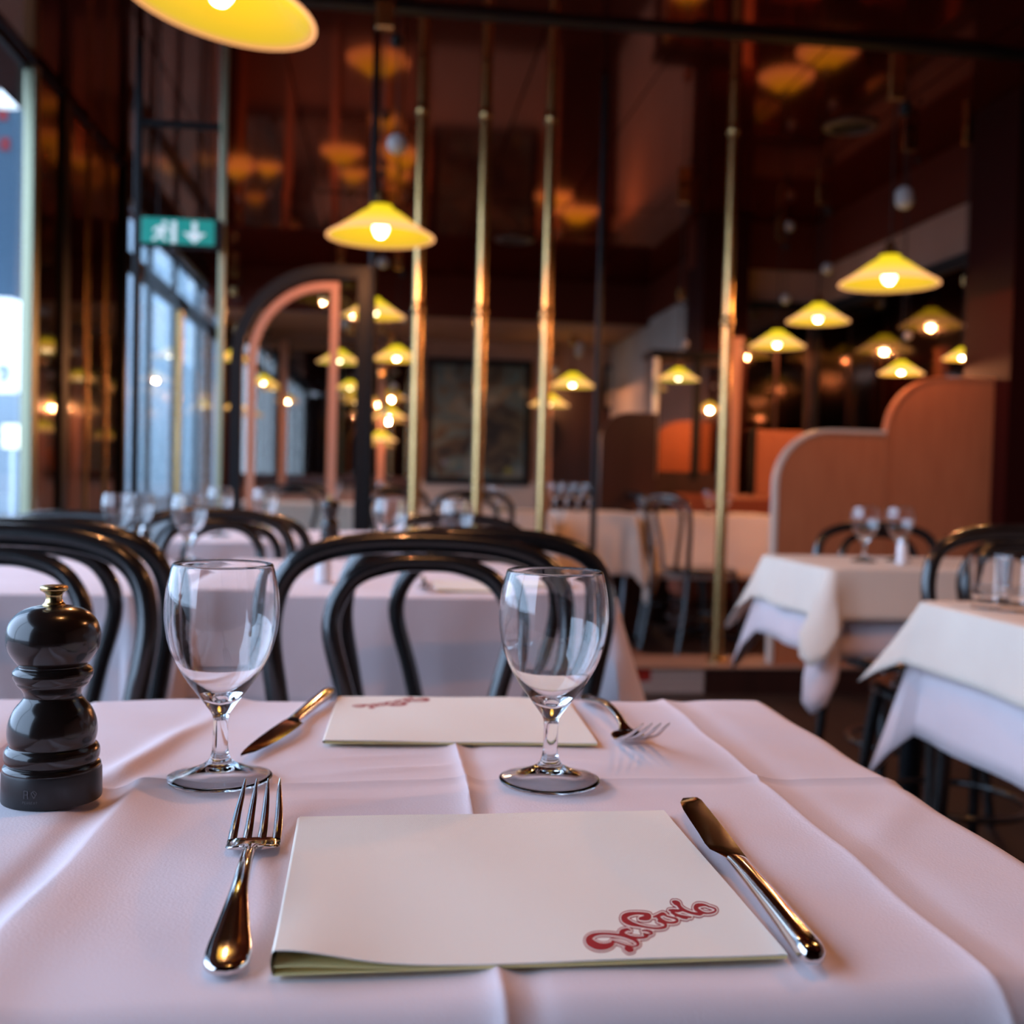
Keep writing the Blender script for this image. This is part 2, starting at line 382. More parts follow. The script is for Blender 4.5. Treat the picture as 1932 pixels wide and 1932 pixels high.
# column at the nook corner and at the right end of the kerb
struct(MB().box(2.13, 2.45, 7.2, 7.6, 0, ZC).build('column', M_redwall))
struct(MB().box(2.80, 3.02, 4.62, 5.02, 0, ZC).build('column_right', M_redwall))
struct(MB().box(2.70, 3.02, -2.9, -2.5, 0, ZC).build('column_rear', M_redwall))

# ---------------------------------------------------------------- street outside
struct(MB().box(-60, XL - .05, -30, 90, -0.25, -0.10).build('ground_street', M_asphalt))
fac = thing('building', 'pale blue stucco building across the street beyond the windows', 'building', (-7.6, 17, -0.1))
MB().box(-6, 0, 0, 50, 0, 13).build('facade', M_facade, fac)
for i in range(8):
    for k in range(3):
        wv = MB().box(-.02, .06, 3 + i * 5.6, 5.2 + i * 5.6, 4.9 + k * 2.8, 6.6 + k * 2.8).build('window_frame', M_door_white, fac)
        MB().box(.06, .07, 3.1 + i * 5.6, 5.1 + i * 5.6, 5.0 + k * 2.8, 6.5 + k * 2.8).build('pane', M_facade_win, wv)
def street_sign(pxs, Y, label, marks, m=M_sign_white, t=.15):
    a = at_y(pxs[0], pxs[1], Y); b = at_y(pxs[2], pxs[3], Y)
    s = thing('street_sign', label, 'sign', (a.x, Y, b.z))
    w_, h_ = b.x - a.x, a.z - b.z
    ol = []
    rr = min(w_, h_) * .12
    for cx, cz, a0 in ((w_ - rr, rr, -90), (w_ - rr, h_ - rr, 0), (rr, h_ - rr, 90), (rr, rr, 180)):
        for k in range(5): an = math.radians(a0 + k * 22.5); ol.append((cx + rr * math.cos(an), cz + rr * math.sin(an)))
    MB().prism(ol, lambda p: (p[0], 0, p[1]), lambda p: (p[0], t, p[1])).build('sign_box', m, s)
    MB().box(w_ * .45, w_ * .55, .02, .1, -b.z - .1, 0).build('pole', M_alu, s)
    for path, wd, mm in marks:
        q = [at_y(x, y, Y) for x, y in path]
        MB().tube([(p.x - a.x, -.012, p.z - b.z) for p in catmull([tuple(p) for p in q], 4)], wd, 6).build('mark', mm, s)
    return s
street_sign((-190, -140, 43, 200), 12.0, 'large white lit sign with a black curl, upper left through the window',
            [([(-6, 168), (2, 150), (12, 148), (20, 160), (24, 172)], .035, M_sign_black), ([(-60, 120), (-40, 160), (-10, 175)], .04, M_sign_black)])
street_sign((-210, 552, 38, 742), 12.4, 'white lit street sign with rounded corners below the larger one',
            [([(-2, 700), (6, 692), (14, 698), (10, 712), (2, 716)], .03, M_door_white)])
street_sign((4, 800, 34, 846), 12.2, 'small square cream lit sign low in the left window', [], M_sign_yellow, .08)
rs = thing('banner', 'blue hanging street banner with red marks under the white sign', 'banner', tuple(at_y(-60, 560, 13)))
_a = at_y(-60, 560, 13); _b = at_y(46, 204, 13)
MB().box(0, _b.x - _a.x, 0, .03, 0, _b.z - _a.z).build('fabric', mat('banner_blue', (0.035, 0.075, 0.115), 0.7), rs)
for x, y in ((6, 215), (10, 272), (-30, 240)):
    q = at_y(x, y, 13); MB().box(q.x - _a.x - .05, q.x - _a.x + .05, -.012, 0, q.z - _a.z - .07, q.z - _a.z + .07).build('mark', M_sign_red, rs)
MB().box(.1, .16, .03, .09, -_a.z - .1, _b.z - _a.z).build('pole', M_alu, rs)

# ---------------------------------------------------------------- kerb with mosaic face, poles, screens
YK = 4.66
kb = struct(MB().box(-1.55, 2.98, YK + .008, YK + .30, 0, 0.112).build('trim_kerb', M_grout))
XK = at_z(1336, 1262, .12).x
x = XK - .001; 
tile_me = None
n_t = 0
while x > 0.35 and n_t < 280:
    for k in range(4):
        if n_t >= 280: break
        red = (k in (2, 3) and XK - .34 < x - .013 < XK - .24)
        o = MB().box(-.0125, .0125, 0, .008, -.0125, .0125, .002) if tile_me is None else None
        if o: o = o.build('mosaic_tile', M_tile, kb); tile_me = o.data
        else:
            o = bpy.data.objects.new('mosaic_tile', tile_me); S.collection.objects.link(o); o.parent = kb
        o.location = (x - .0135, YK, 0.014 + k * .027)
        if red:
            o.material_slots[0].link = 'OBJECT'; o.material_slots[0].material = M_tile_red
        n_t += 1
    x -= .027
MB().box(XK, 2.98, YK - .004, YK + .008, 0, .104).build('dark_riser', M_darkwood, kb)
MB().box(-1.55, 2.98, YK - .012, YK + .31, 0.112, .122, .003).build('nosing', mat('pale_stone', (0.26, 0.15, 0.11), .5), kb)

def pole(px_, py_, label, m=M_brass, r=.025, Y=4.80, cat='pole', name='brass_pole', joints=True):
    p = at_y(px_, py_, Y)
    o = thing(name, label, cat, (p.x, Y, .122), 0, 'brass poles along the kerb' if m is M_brass else None)
    h = ZC - .122 - .004
    MB().lathe([(0, .0), (r, .0), (r, h), (0, h)], 16).build('shaft', m, o, True)
    MB().lathe([(0, 0), (r * 1.9, 0), (r * 1.9, .012), (r * 1.1, .025), (r * 1.0, .025)], 16).build('flange', m, o, True)
    if joints:
        for z in (1.52, 2.38): MB().lathe([(r, z), (r * 1.18, z + .005), (r * 1.18, z + .045), (r, z + .05)], 16).build('collar', m, o, True)
    return o
pole(785, 750, 'first brass pole from the left, behind the hanging lamp')
pole(903, 800, 'brass pole in front of the middle of the dark painting')
pole(1027, 750, 'brass pole at the right edge of the dark painting')
pole(1367, 800, 'lone brass pole standing at the kerb corner left of the tan screens')
pole(1893, 700, 'brass pole against the dark red column at the far right end')
pole(698, 750, 'slim black post at the right end of the arched screen', M_blackmetal, .017, 4.80, 'post', 'black_post', False)
pole(1126, 750, 'slim black post between the painting and the dark screen', M_blackmetal, .015, 4.84, 'post', 'black_post', False)
for n_, lab_ in (('brass_pole', 0),): pass

def quarter_outline(w_, h_, rr, n=14):
    pts = [(0, 0), (w_, 0), (w_, h_)]
    for k in range(n + 1):
        a = PI / 2 + k / n * PI / 2
        pts.append((rr + rr * math.cos(a), h_ - rr + rr * math.sin(a)))
    return pts
def screen(name, label, x0, x1, Y, ztop, z0, rr, m, edge_m, t=.03, et=.012, rot=0, ew=.045):
    s = thing(name, label, 'screen', (x0, Y, z0), rot)
    w_, h_ = x1 - x0, ztop - z0
    MB().prism(quarter_outline(w_, h_, rr), lambda p: (p[0], 0, p[1]), lambda p: (p[0], t, p[1])).build('panel', m, s)
    path = [(0, 0)] + [p for p in reversed(quarter_outline(w_, h_, rr)[3:])] + [(w_, h_)]
    vs, fs = [], []
    for i, p in enumerate(path):
        q0 = path[max(i - 1, 0)]; q1 = path[min(i + 1, len(path) - 1)]
        d = Vector((q1[0] - q0[0], q1[1] - q0[1])).normalized(); nx, nz = -d.y, d.x
        for yy, k in ((-.004, 0), (t + .02, 0), (t + .02, et), (-.004, et)): vs.append((p[0] + nx * k, yy, p[1] + nz * k))
    for i in range(len(path) - 1):
        for k in range(4): l = (k + 1) % 4; fs.append((i * 4 + k, i * 4 + l, (i + 1) * 4 + l, (i + 1) * 4 + k))
    fs += [(3, 2, 1, 0), tuple((len(path) - 1) * 4 + k for k in range(4))]
    MB().add(vs, fs).build('edge_band', edge_m, s)
    return s
YS = 4.74
pA, pB, pC = at_y(1466, 1000, YS), at_y(1672, 820, YS), at_y(1890, 720, YS)
screen('booth_screen', 'lower tan booth screen with a rounded corner behind the white tables', pA.x, pB.x, YS, at_y(1600, 817, YS).z, .122, .24, M_tan, M_tan_edge, et=.016)
s2 = screen('booth_screen', 'taller tan booth screen with a rounded corner beside the red column', pB.x + .016, 2.80, YS, at_y(1780, 716, YS).z, .122, .25, M_tan, M_tan)
# dark booth end further back
pD = at_y(1136, 900, 6.5); pE = at_y(1222, 900, 6.5)
ds = screen('booth_screen', 'dark booth screen with a rounded top beside the corridor', pD.x, pE.x + .05, 6.5, at_y(1180, 782, 6.5).z, 0.0, .16, M_darkwood, M_darkwood)
cc = thing('edge_highlight', 'pale curved strip standing for the highlight along the dark booth edge', 'rail', tuple(at_y(1168, 1190, 6.4)))  # pale tube built as the highlight on the dark booth's edge
base = at_y(1168, 1190, 6.4)
MB().tube(catmull([tuple(at_y(x, y, 6.4) - base) for x, y in ((1168, 1188), (1176, 1120), (1180, 1070), (1174, 1015), (1166, 975))], 5), .012, 8).build('rail', M_alu, cc, True)  # the highlight's curve, drawn as a thin metal tube

# arched glass screen, left of the black post
ar = thing('arched_glass_screen', 'arched glass screen with black outer frame and rose wood inner frame', 'screen', (at_y(432, 900, 4.80).x, 4.80, .122))
a0 = at_y(432, 900, 4.80).x
W_, H_ = at_y(690, 900, 4.80).x - a0, at_y(600, 500, 4.8).z - .122
def arch_path(w_, h_, r_, d):
    pts = [(d, 0), (d, h_ - r_)]
    for k in range(1, 13):
        a = PI - k / 12 * PI / 2; pts.append((r_ + (r_ - d) * math.cos(a), h_ - r_ + (r_ - d) * math.sin(a)))
    pts += [(w_ - d, h_ - d), (w_ - d, 0)]
    return pts
def flat_frame(path, wd, y0, y1, name, m, par):
    vs, fs = [], []; n = len(path)
    for i, p in enumerate(path):
        q0 = path[max(i - 1, 0)]; q1 = path[min(i + 1, n - 1)]
        e0 = Vector((p[0] - q0[0], p[1] - q0[1])); e1 = Vector((q1[0] - p[0], q1[1] - p[1]))
        e0 = e0.normalized() if e0.length else e1.normalized(); e1 = e1.normalized() if e1.length else e0
        b = (e0 + e1).normalized(); k = wd / max(b.dot(e1), .5); nx, nz = b.y, -b.x
        for yy, s_ in ((y0, 0), (y1, 0), (y1, k), (y0, k)): vs.append((p[0] + nx * s_, yy, p[1] + nz * s_))
    for i in range(n - 1):
        for k in range(4): l = (k + 1) % 4; fs.append((i * 4 + k, i * 4 + l, (i + 1) * 4 + l, (i + 1) * 4 + k))
    fs += [(3, 2, 1, 0), tuple((n - 1) * 4 + k for k in range(4))]
    return MB().add(vs, fs).build(name, m, par)
flat_frame(arch_path(W_, H_, .42, 0), .050, -.02, .03, 'outer_frame', M_blackmetal, ar)
ip = arch_path(W_, H_, .42, .072)
ip = [(min(x, W_ - .13), z) for x, z in ip]
flat_frame(ip, .035, -.015, .02, 'inner_frame', M_pinkwood, ar)
ol = [p for p in arch_path(W_, H_, .42, .07)]
MB().prism(ol, lambda p: (p[0], .002, p[1]), lambda p: (p[0], .008, p[1])).build('pane', M_pane, ar)

# glass vestibule frame in front of the windows, carrying the exit sign
gv = thing('glass_partition', 'glass partition with slim brass and black frames under the green sign', 'partition', (0, 4.80, .122))
gl, gr_ = at_y(256, 700, 4.8).x, at_y(416, 700, 4.8).x
zt = at_y(350, 236, 4.8).z - .122
MB().box(gr_ - .014, gr_ + .014, -.015, .015, 0, ZC - .126, .003).build('brass_upright', M_green_post, gv)
gm = at_y(338, 700, 4.8).x
MB().box(gm - .012, gm + .012, -.012, .012, 0, at_y(341, 585, 4.8).z - .122, .003).build('brass_upright', M_brass, gv)
MB().box(gl - .015, gl + .015, -.015, .015, 0, ZC - .126, .003).build('black_upright', M_blackmetal, gv)
MB().box(gl + .015, gr_ - .014, -.012, .012, zt - .014, zt + .014, .003).build('top_rail', M_blackmetal, gv)
MB().box(gl + .015, gr_ - .014, -.003, .003, 0.02, zt - .014).build('pane', M_pane, gv)
# exit sign
e0_, e1_ = at_y(264, 440, 4.70), at_y(420, 440, 4.70)
ez0, ez1 = at_y(340, 466, 4.7).z, at_y(340, 412, 4.7).z
ex = thing('exit_sign', 'green emergency exit sign with running figure and arrow hanging by the window', 'sign', (e0_.x, 4.70, ez0))
ew, eh = e1_.x - e0_.x, ez1 - ez0
MB().box(0, ew, 0, .05, 0, eh, .004).build('sign_box', M_blackmetal, ex)
fc = MB().box(.006, ew * .90, -.003, .002, .012, eh - .002).build('sign_face', M_exit, ex)
def emark(name, pts, par):  # polygon on the face, unit coords
    MB().prism([(p[0] * ew, p[1] * eh) for p in pts], lambda p: (p[0], -.006, p[1]), lambda p: (p[0], -.003, p[1])).build(name, M_exit_white, par)
emark('arrow', [(.63, .88), (.69, .88), (.69, .50), (.80, .50), (.66, .14), (.52, .50), (.63, .50)], fc)
emark('figure_head', [(.30 + .03 * math.cos(a), .80 + .09 * math.sin(a)) for a in [k * PI / 5 for k in range(10)]], fc)
emark('figure_body', [(.22, .70), (.32, .66), (.37, .50), (.34, .46), (.30, .56), (.28, .40), (.33, .22), (.30, .18), (.24, .34), (.18, .18), (.14, .22), (.22, .42), (.22, .58), (.18, .50), (.15, .54)], fc)
emark('door_shape', [(.38, .12), (.44, .12), (.44, .88), (.38, .88)], fc)
for xx in (.2, .8): MB().box(ew * xx - .004, ew * xx + .004, .02, .028, eh, ZC - ez0).build('hanger', M_blackmetal, ex)

# ---------------------------------------------------------------- framed things at the back
def framed(name, label, cat, x0, x1, z0, z1, Y, m, fw, fm, mat_w=0, mat_m=None):
    o = thing(name, label, cat, (x0, Y, z0)); w_, h_ = x1 - x0, z1 - z0
    f = MB().box(0, w_, -.04, 0, 0, fw).box(0, w_, -.04, 0, h_ - fw, h_).box(0, fw, -.04, 0, fw, h_ - fw).box(w_ - fw, w_, -.04, 0, fw, h_ - fw)
    f.build('frame', fm, o)
    if mat_m: MB().box(fw, w_ - fw, -.016, -.002, fw, h_ - fw).build('mount', mat_m, o)
    d = fw + mat_w
    MB().box(d, w_ - d, -.022, -.012, d, h_ - d).build('picture', m, o)
    return o
M_paint = mat('dim_oil_painting', (0.03, 0.04, 0.045), 0.5)
_N, _L, _p = nodes(M_paint)
_tc = _N.new('ShaderNodeTexCoord'); _nz = _N.new('ShaderNodeTexNoise'); _nz.inputs['Scale'].default_value = 3.2; _nz.inputs['Detail'].default_value = 5; _nz.inputs['Distortion'].default_value = 1.2
_r = _N.new('ShaderNodeValToRGB'); _L.new(_tc.outputs['Object'], _nz.inputs['Vector']); _L.new(_nz.outputs['Fac'], _r.inputs['Fac']); _L.new(_r.outputs['Color'], _p.inputs['Base Color'])
_e = _r.color_ramp.elements; _e[0].position = .36; _e[0].color = (.006, .007, .008, 1); _e[1].position = .75; _e[1].color = (.10, .15, .17, 1)
for _pos, _c in ((.46, (.06, .045, .025, 1)), (.54, (.04, .085, .09, 1)), (.63, (.11, .10, .065, 1))): _e.new(_pos).color = _c
q0, q1 = at_y(800, 912, YB), at_y(1004, 682, YB)
pt = framed('painting', 'large dark still-life painting in a black frame on the back wall', 'painting', q0.x, q1.x, q0.z, q1.z, YB - .002, M_paint, .07, M_blackmetal)
for x, y, rr, c in ((838, 872, .035, (.10, .12, .16)), (855, 875, .04, (.10, .12, .09)), (955, 868, .045, (.004, .006, .008)), (958, 888, .04, (.16, .15, .01)), (868, 893, .02, (.15, .03, .01))):
    q = at_y(x, y, YB); mm = mat('painted_fruit', c, .6)
    MB().prism([(rr * math.cos(k * PI / 6), rr * .8 * math.sin(k * PI / 6)) for k in range(12)], lambda p: (q.x - q0.x + p[0], -.026, q.z - q0.z + p[1]), lambda p: (q.x - q0.x + p[0], -.021, q.z - q0.z + p[1])).build('painted_fruit', mm, pt)
q0, q1 = at_y(1136, 772, YB - .05), at_y(1184, 692, YB - .05)
M_small = add_noise(mat('small_print', (.05, .12, .12), .5), 6, (.02, .06, .07), (.12, .14, .03))
framed('small_picture', 'small framed print with a wide pale mount near the corridor', 'picture', q0.x, q1.x, q0.z, q1.z, YB - .05, M_small, .03, M_blackmetal, .05, M_white_wall)

# black mirrored cabinet by the nook corner
c0, c1 = at_y(1226, 900, 6.95), at_y(1376, 900, 6.95)
cz0, cz1 = at_y(1300, 905, 6.95).z, at_y(1300, 662, 6.95).z
cb = thing('mirror_cabinet', 'tall black mirrored cabinet under the dark red column', 'cabinet', (c0.x, 6.95, 0))
cw = c1.x - c0.x
MB().box(0, cw, 0, .22, 0, cz1 - .05, .006).build('body', M_darkwood, cb)
MB().box(-.02, cw + .02, -.02, .24, cz1 - .05, cz1, .008).build('top', M_blackmetal, cb)
d1 = MB().box(.05, cw * .5, -.012, 0, cz0 + .05, cz1 - .10).build('door', M_mirror, cb)
d2 = MB().box(cw * .5 + .06, cw - .04, -.012, 0, cz0 + .05, cz1 - .10).build('door', M_mirror, cb)
MB().box(0, .04, -.02, 0, cz0, cz1 - .05, .004).build('steel_edge', M_alu, cb)
MB().box(cw * .5, cw * .5 + .05, -.02, 0, cz0, cz1 - .05, .004).build('black_edge', M_blackmetal, cb)
# bench in front of it
bn = thing('bench', 'chestnut leather wall bench behind the far right table', 'bench', (at_y(1262, 960, 6.9).x, 6.75, 0))
bw = at_y(1470, 960, 6.9).x - at_y(1262, 960, 6.9).x
MB().box(0, bw, -.20, .14, .20, .46, .03).build('seat', M_bench, bn); MB().box(0, bw, .06, .16, .46, .86, .03).build('backrest', M_bench, bn)
MB().box(.02, bw - .02, -.18, .14, 0, .20).build('base', M_darkwood, bn)
# tan panel between cabinet and screens (nook)
q0, q1 = at_y(1400, 905, 7.2), at_y(1506, 815, 7.2)
npn = thing('low_screen', 'low tan panel in front of the dark nook mirror', 'screen', (q0.x, 7.1, 0))
MB().box(.06, q1.x - q0.x, 0, .04, .0, q1.z, .004).build('panel', M_tan, npn)
MB().box(0, .06, -.005, .045, 0, q1.z, .004).build('dark_upright', M_blackmetal, npn)
tc_ = thing('wood_post', 'rose wood post right behind the lone brass pole', 'post', (at_y(1384, 800, 6.9).x, 6.9, 0))
MB().box(-.03, .03, -.03, .03, 0, 1.85, .004).build('shaft', M_pinkwood, tc_); MB().box(-.04, .04, -.04, .04, 1.85, 1.88, .004).build('cap', M_pinkwood, tc_)
# framed mirror on the right wall
wm = thing('wall_mirror', 'long black framed dark mirror on the right wall above the taller tan screen', 'mirror', (XR, 5.15, 1.00))
ml, mh = 2.18, 1.16
MB().box(-.035, 0, 0, ml, 0, .07).box(-.035, 0, 0, ml, mh - .07, mh).box(-.035, 0, 0, .07, .07, mh - .07).box(-.035, 0, ml - .07, ml, .07, mh - .07).build('frame', M_blackmetal, wm)
MB().box(-.018, -.002, .07, ml - .07, .07, mh - .07).build('mirror_glass', M_mirror_dark, wm)

# ceiling vents
for x, y, r, lab in ((1605, 238, .135, 'round ceiling vent between the lamp reflections at right'), (970, 452, .15, 'round ceiling vent above the brass poles')):
    q = at_z(x, y, ZC - .004)
    v = thing('ceiling_vent', lab, 'vent', (q.x, q.y, ZC - .002))
    MB().lathe([(r, 0), (r, -.012), (r * .72, -.016), (r * .70, -.006), (r * .70, 0)], 28).build('ring', M_vent, v, True)
    MB().lathe([(r * .70, -.004), (r * .35, -.003), (0, -.003)], 28).build('grille', M_vent_in, v, True)

# ---------------------------------------------------------------- chairs
CH_BODY = [(-.165, .20, .455), (-.170, .205, .55), (-.187, .213, .65), (-.199, .226, .745), (-.178, .236, .815), (-.115, .243, .848), (0, .247, .857),
           (.115, .243, .848), (.178, .236, .815), (.199, .226, .745), (.187, .213, .65), (.170, .205, .55), (.165, .20, .455)]
CH_IN = [(-.060, .205, .455), (-.078, .207, .56), (-.098, .211, .65), (-.121, .222, .745), (-.098, .231, .803), (-.05, .236, .826), (0, .237, .830),
         (.05, .236, .826), (.098, .231, .803), (.121, .222, .745), (.098, .211, .65), (.078, .207, .56), (.060, .205, .455)]
def make_chair(label):
    c = thing('bentwood_chair', label, 'chair', (0, 0, 0), 0, 'black bentwood chairs')
    MB().lathe([(0, .440), (.185, .440), (.198, .448), (.198, .462), (.185, .470), (.16, .466), (0, .463)], 28).build('seat', M_black, c, True)
    MB().tube(catmull(CH_BODY, 6), .0150, 12).build('back_hoop', M_black, c, True)
    MB().tube(catmull(CH_IN, 6), .0125, 10).build('inner_loop', M_black, c, True)
    for s in (-1, 1):
        MB().tube(catmull([(s * .13, -.13, .445), (s * .15, -.155, .25), (s * .165, -.185, 0.0)], 5), [.016] * 5 + [.014] * 6, 10).build('leg', M_black, c, True)
        MB().tube(catmull([(s * .164, .20, .458), (s * .168, .215, .25), (s * .175, .26, 0.0)], 5), .015, 10).build('leg', M_black, c, True)
    MB().tube([(.155 * math.cos(a), .02 + .165 * math.sin(a), .20) for a in [k * PI / 12 for k in range(24)]], .009, 8, True).build('stretcher', M_black, c, True)
    return c
chair0 = make_chair('black bentwood chair facing across the front table, behind the napkin')
def chair_back(px_, Yb, facing, label, first=False, sc=1.0, rz=None):
    """facing 'cam': seat on the camera side of the backrest"""
    q = at_y(px_, 950, Yb); r_ = (0 if facing == 'cam' else PI) if rz is None else rz
    off = Vector((0, .235, 0)); off.rotate(Matrix.Rotation(r_, 3, 'Z'))
    loc = (q.x - off.x * sc, Yb - off.y * sc, 0)
    if first: chair0.location = loc; chair0.rotation_euler = (0, 0, r_); return chair0
    return dup(chair0, loc, r_, label, 'black bentwood chairs', (1, 1, sc))
chair_back(803, 1.45, 'cam', '', True)
chair_back(905, 1.62, 'away', 'black bentwood chair back to back behind the central front chair')
chair_back(-20, 1.45, 'cam', 'black bentwood chair at the left edge, nearest the pepper mill')
chair_back(52, 1.64, 'away', 'black bentwood chair just behind the one at the left edge')
chair_back(400, 2.78, 'cam', 'black bentwood chair behind the left wine glass, at the second table', sc=.975, rz=.25)
chair_back(440, 2.93, 'away', 'black bentwood chair backing onto the third row at left', sc=.96, rz=PI + .2)
chair_back(858, 2.84, 'cam', 'black bentwood chair at the far side of the second table, between the glass rims', sc=.97)
chair_back(135, 2.95, 'cam', 'black bentwood chair low behind the left chairs near the window post', sc=.95)
chair_back(555, 5.9, 'away', 'black bentwood chair in front of the arched screen, far back', sc=1.0)
chair_back(740, 6.0, 'away', 'black bentwood chair between the black post and first brass pole')
chair_back(893, 5.45, 'away', 'black bentwood chair under the dark painting, far back')
chair_back(1660, 3.25, 'cam', 'black bentwood chair against the lower tan screen', sc=.955)
chair_back(1930, 2.05, 'cam', 'black bentwood chair behind the right front table')
chair_back(1925, 2.22, 'away', 'black bentwood chair back to back with the right front table chair')
chair_back(1258, 5.72, 'x', 'black bentwood chair turned sideways left of the lone brass pole', rz=PI / 2 + .35)
chair_back(1196, 6.42, 'x', 'black bentwood chair turned sideways beside the dark booth end', rz=PI / 2 + .15)

# ---------------------------------------------------------------- tables and cloths
def table(cx, cy, w_, d_, label, group='tables under white cloths'):
    t = thing('dining_table', label, 'table', (cx, cy, 0), 0, group)
    MB().box(-w_ / 2 + .004, w_ / 2 - .004, -d_ / 2 + .004, d_ / 2 - .004, .715, .742, .004).build('tabletop', M_darkwood, t)
    MB().lathe([(0, .03), (.030, .03), (.028, .30), (.028, .715), (0, .715)], 14).build('column', M_blackmetal, t, True)
    for k in range(4):
        a = k * PI / 2 + PI / 4; c_, s_ = math.cos(a), math.sin(a)
        MB().tube([(.02 * c_, .02 * s_, .05), (.14 * c_, .14 * s_, .04), (.24 * c_, .24 * s_, .015)], [.018, .016, .013], 8).build('foot', M_blackmetal, t, True)
    return t
def rrect(w_, d_, r_, n):
    """perimeter points with a corner weight"""
    out = []; hw, hd = w_ / 2, d_ / 2
    cor = [(hw - r_, -hd + r_, -90), (hw - r_, hd - r_, 0), (-hw + r_, hd - r_, 90), (-hw + r_, -hd + r_, 180)]
    for ci, (cx, cy, a0) in enumerate(cor):
        for k in range(n + 1):
            a = math.radians(a0 + 90 * k / n)
            out.append((cx + r_ * math.cos(a), cy + r_ * math.sin(a), math.cos(a), math.sin(a), math.sin(PI * k / n) ** 1.0))
        nx_, ny_, b0 = cor[(ci + 1) % 4]
        p = out[-1]; q = (nx_ + r_ * math.cos(math.radians(b0)), ny_ + r_ * math.sin(math.radians(b0)))
        m_ = 12
        for k in range(1, m_):
            t = k / m_; cw_ = max(0, 1 - min(t, 1 - t) * m_ / 3.5) * .55
            out.append((p[0] + (q[0] - p[0]) * t, p[1] + (q[1] - p[1]) * t, p[2], p[3], -cw_))
    return out
def drape(w_, d_, drop, corner, flare, ztop, seed=0, rings=8, r_=.025):
    rnd = random.Random(seed); per = rrect(w_, d_, r_, 6); n = len(per); mb_ = MB(); vs = []
    ph = rnd.random() * 6
    for ins in (.5, .9):   # inner rings of the flat top
        for x, y, nx, ny, cw_ in per: vs.append((x * ins, y * ins, ztop))
    for x, y, nx, ny, cw_ in per: vs.append((x - nx * .006, y - ny * .006, ztop))
    for x, y, nx, ny, cw_ in per: vs.append((x - nx * .001, y - ny * .001, ztop - .002))
    s = 0
    for k in range(1, rings + 1):
        t = k / rings
        for i, (x, y, nx, ny, cw_) in enumerate(per):
            c_ = max(cw_, 0); v_ = max(-cw_, 0)
            dz = (drop + corner * c_ ** 1.5) * t + .004
            out = flare * t * (.5 + .5 * t) + .075 * c_ * t - .020 * v_ * t + .006 * math.sin(i * .9 + ph) * t * (1 - c_)
            vs.append((x + nx * out + .0, y + ny * out, ztop - dz))
    tot = 4 + rings
    fs = [tuple(range(n))]
    for k in range(tot - 1):
        for i in range(n): j = (i + 1) % n; fs.append((k * n + j, k * n + i, (k + 1) * n + i, (k + 1) * n + j))
    return mb_.add(vs, fs)
def cloth(cx, cy, w_, d_, drop, corner, label, m=M_cloth, ztop=.750, seed=0, name='tablecloth', flare=.02, group='white tablecloths'):
    o = drape(w_, d_, drop, corner, flare, ztop, seed).build(name, m, None, 40)
    o.location = (cx, cy, 0); sm = o.modifiers.new('thickness', 'SOLIDIFY'); sm.thickness = .0015; sm.offset = -1
    return tag(o, label, 'tablecloth', group)

# the front table ------------------------------------------------------------
TX0, TX1, TY0, TY1 = -.243, .347, .395, .950
tcx, tcy = (TX0 + TX1) / 2, (TY0 + TY1) / 2
table(tcx, tcy, TX1 - TX0 - .01, TY1 - TY0 - .01, 'front dining table carrying the napkins, cutlery and wine glasses')
def crease(d, amp, wd): return amp * math.exp(-abs(d) / wd)
def step(d, wd): return 1 / (1 + math.exp(-d / wd))
def top_h(x, y):
    far = step(y - .700, .006)
    h = 0
    d = x - (.0535 + .004 * math.sin(y * 11)); h += .0034 * math.exp(-abs(d) / .0045) - .0012 * math.exp(-((d - .012) / .007) ** 2)
    d = x - (.250 + .012 * (y - .68)); h += .0026 * math.exp(-abs(d) / .007) - .0010 * math.exp(-((d - .020) / .010) ** 2)
    d = y - (.690 + .003 * math.sin(x * 14)); h += .0016 * math.exp(-abs(d) / .004) - .0006 * math.exp(-((d + .010) / .006) ** 2)
    # left fold: a ridge beyond the cross crease, a valley with a raised lip on the near side
    d = x - (-.166 + .20 * (y - .69)); h += far * .0062 * (math.exp(-(d / .012) ** 2) if d < 0 else math.exp(-(d / .008) ** 2)) * (1 - .7 * step(y - .82, .02))
    d = x - (-.153 + .010 * math.sin((y - .45) * 7))
    h += (1 - far) * (.0050 * (math.exp(-(d / .007) ** 2) if d < 0 else math.exp(-(d / .024) ** 2)) - .0034 * math.exp(-((d + .020) / .009) ** 2))
    h += .0008 * math.sin(x * 31 + y * 17) * math.sin(y * 23 - x * 9) + .0006 * math.sin(y * 55 + x * 40)
    for (cx_, cy_, ang, am, wd, ln) in ((.03, .725, .25, .0014, .006, .06), (-.02, .655, .12, .0012, .006, .06), (.13, .735, -.3, .0012, .006, .05), (.0, .755, .3, .0010, .005, .05), (.30, .60, .9, .0012, .012, .08)):
        u_ = (x - cx_) * math.cos(ang) + (y - cy_) * math.sin(ang); v_ = -(x - cx_) * math.sin(ang) + (y - cy_) * math.cos(ang)
        h += am * math.exp(-(v_ / wd) ** 2 - (u_ / ln) ** 2)
    return h
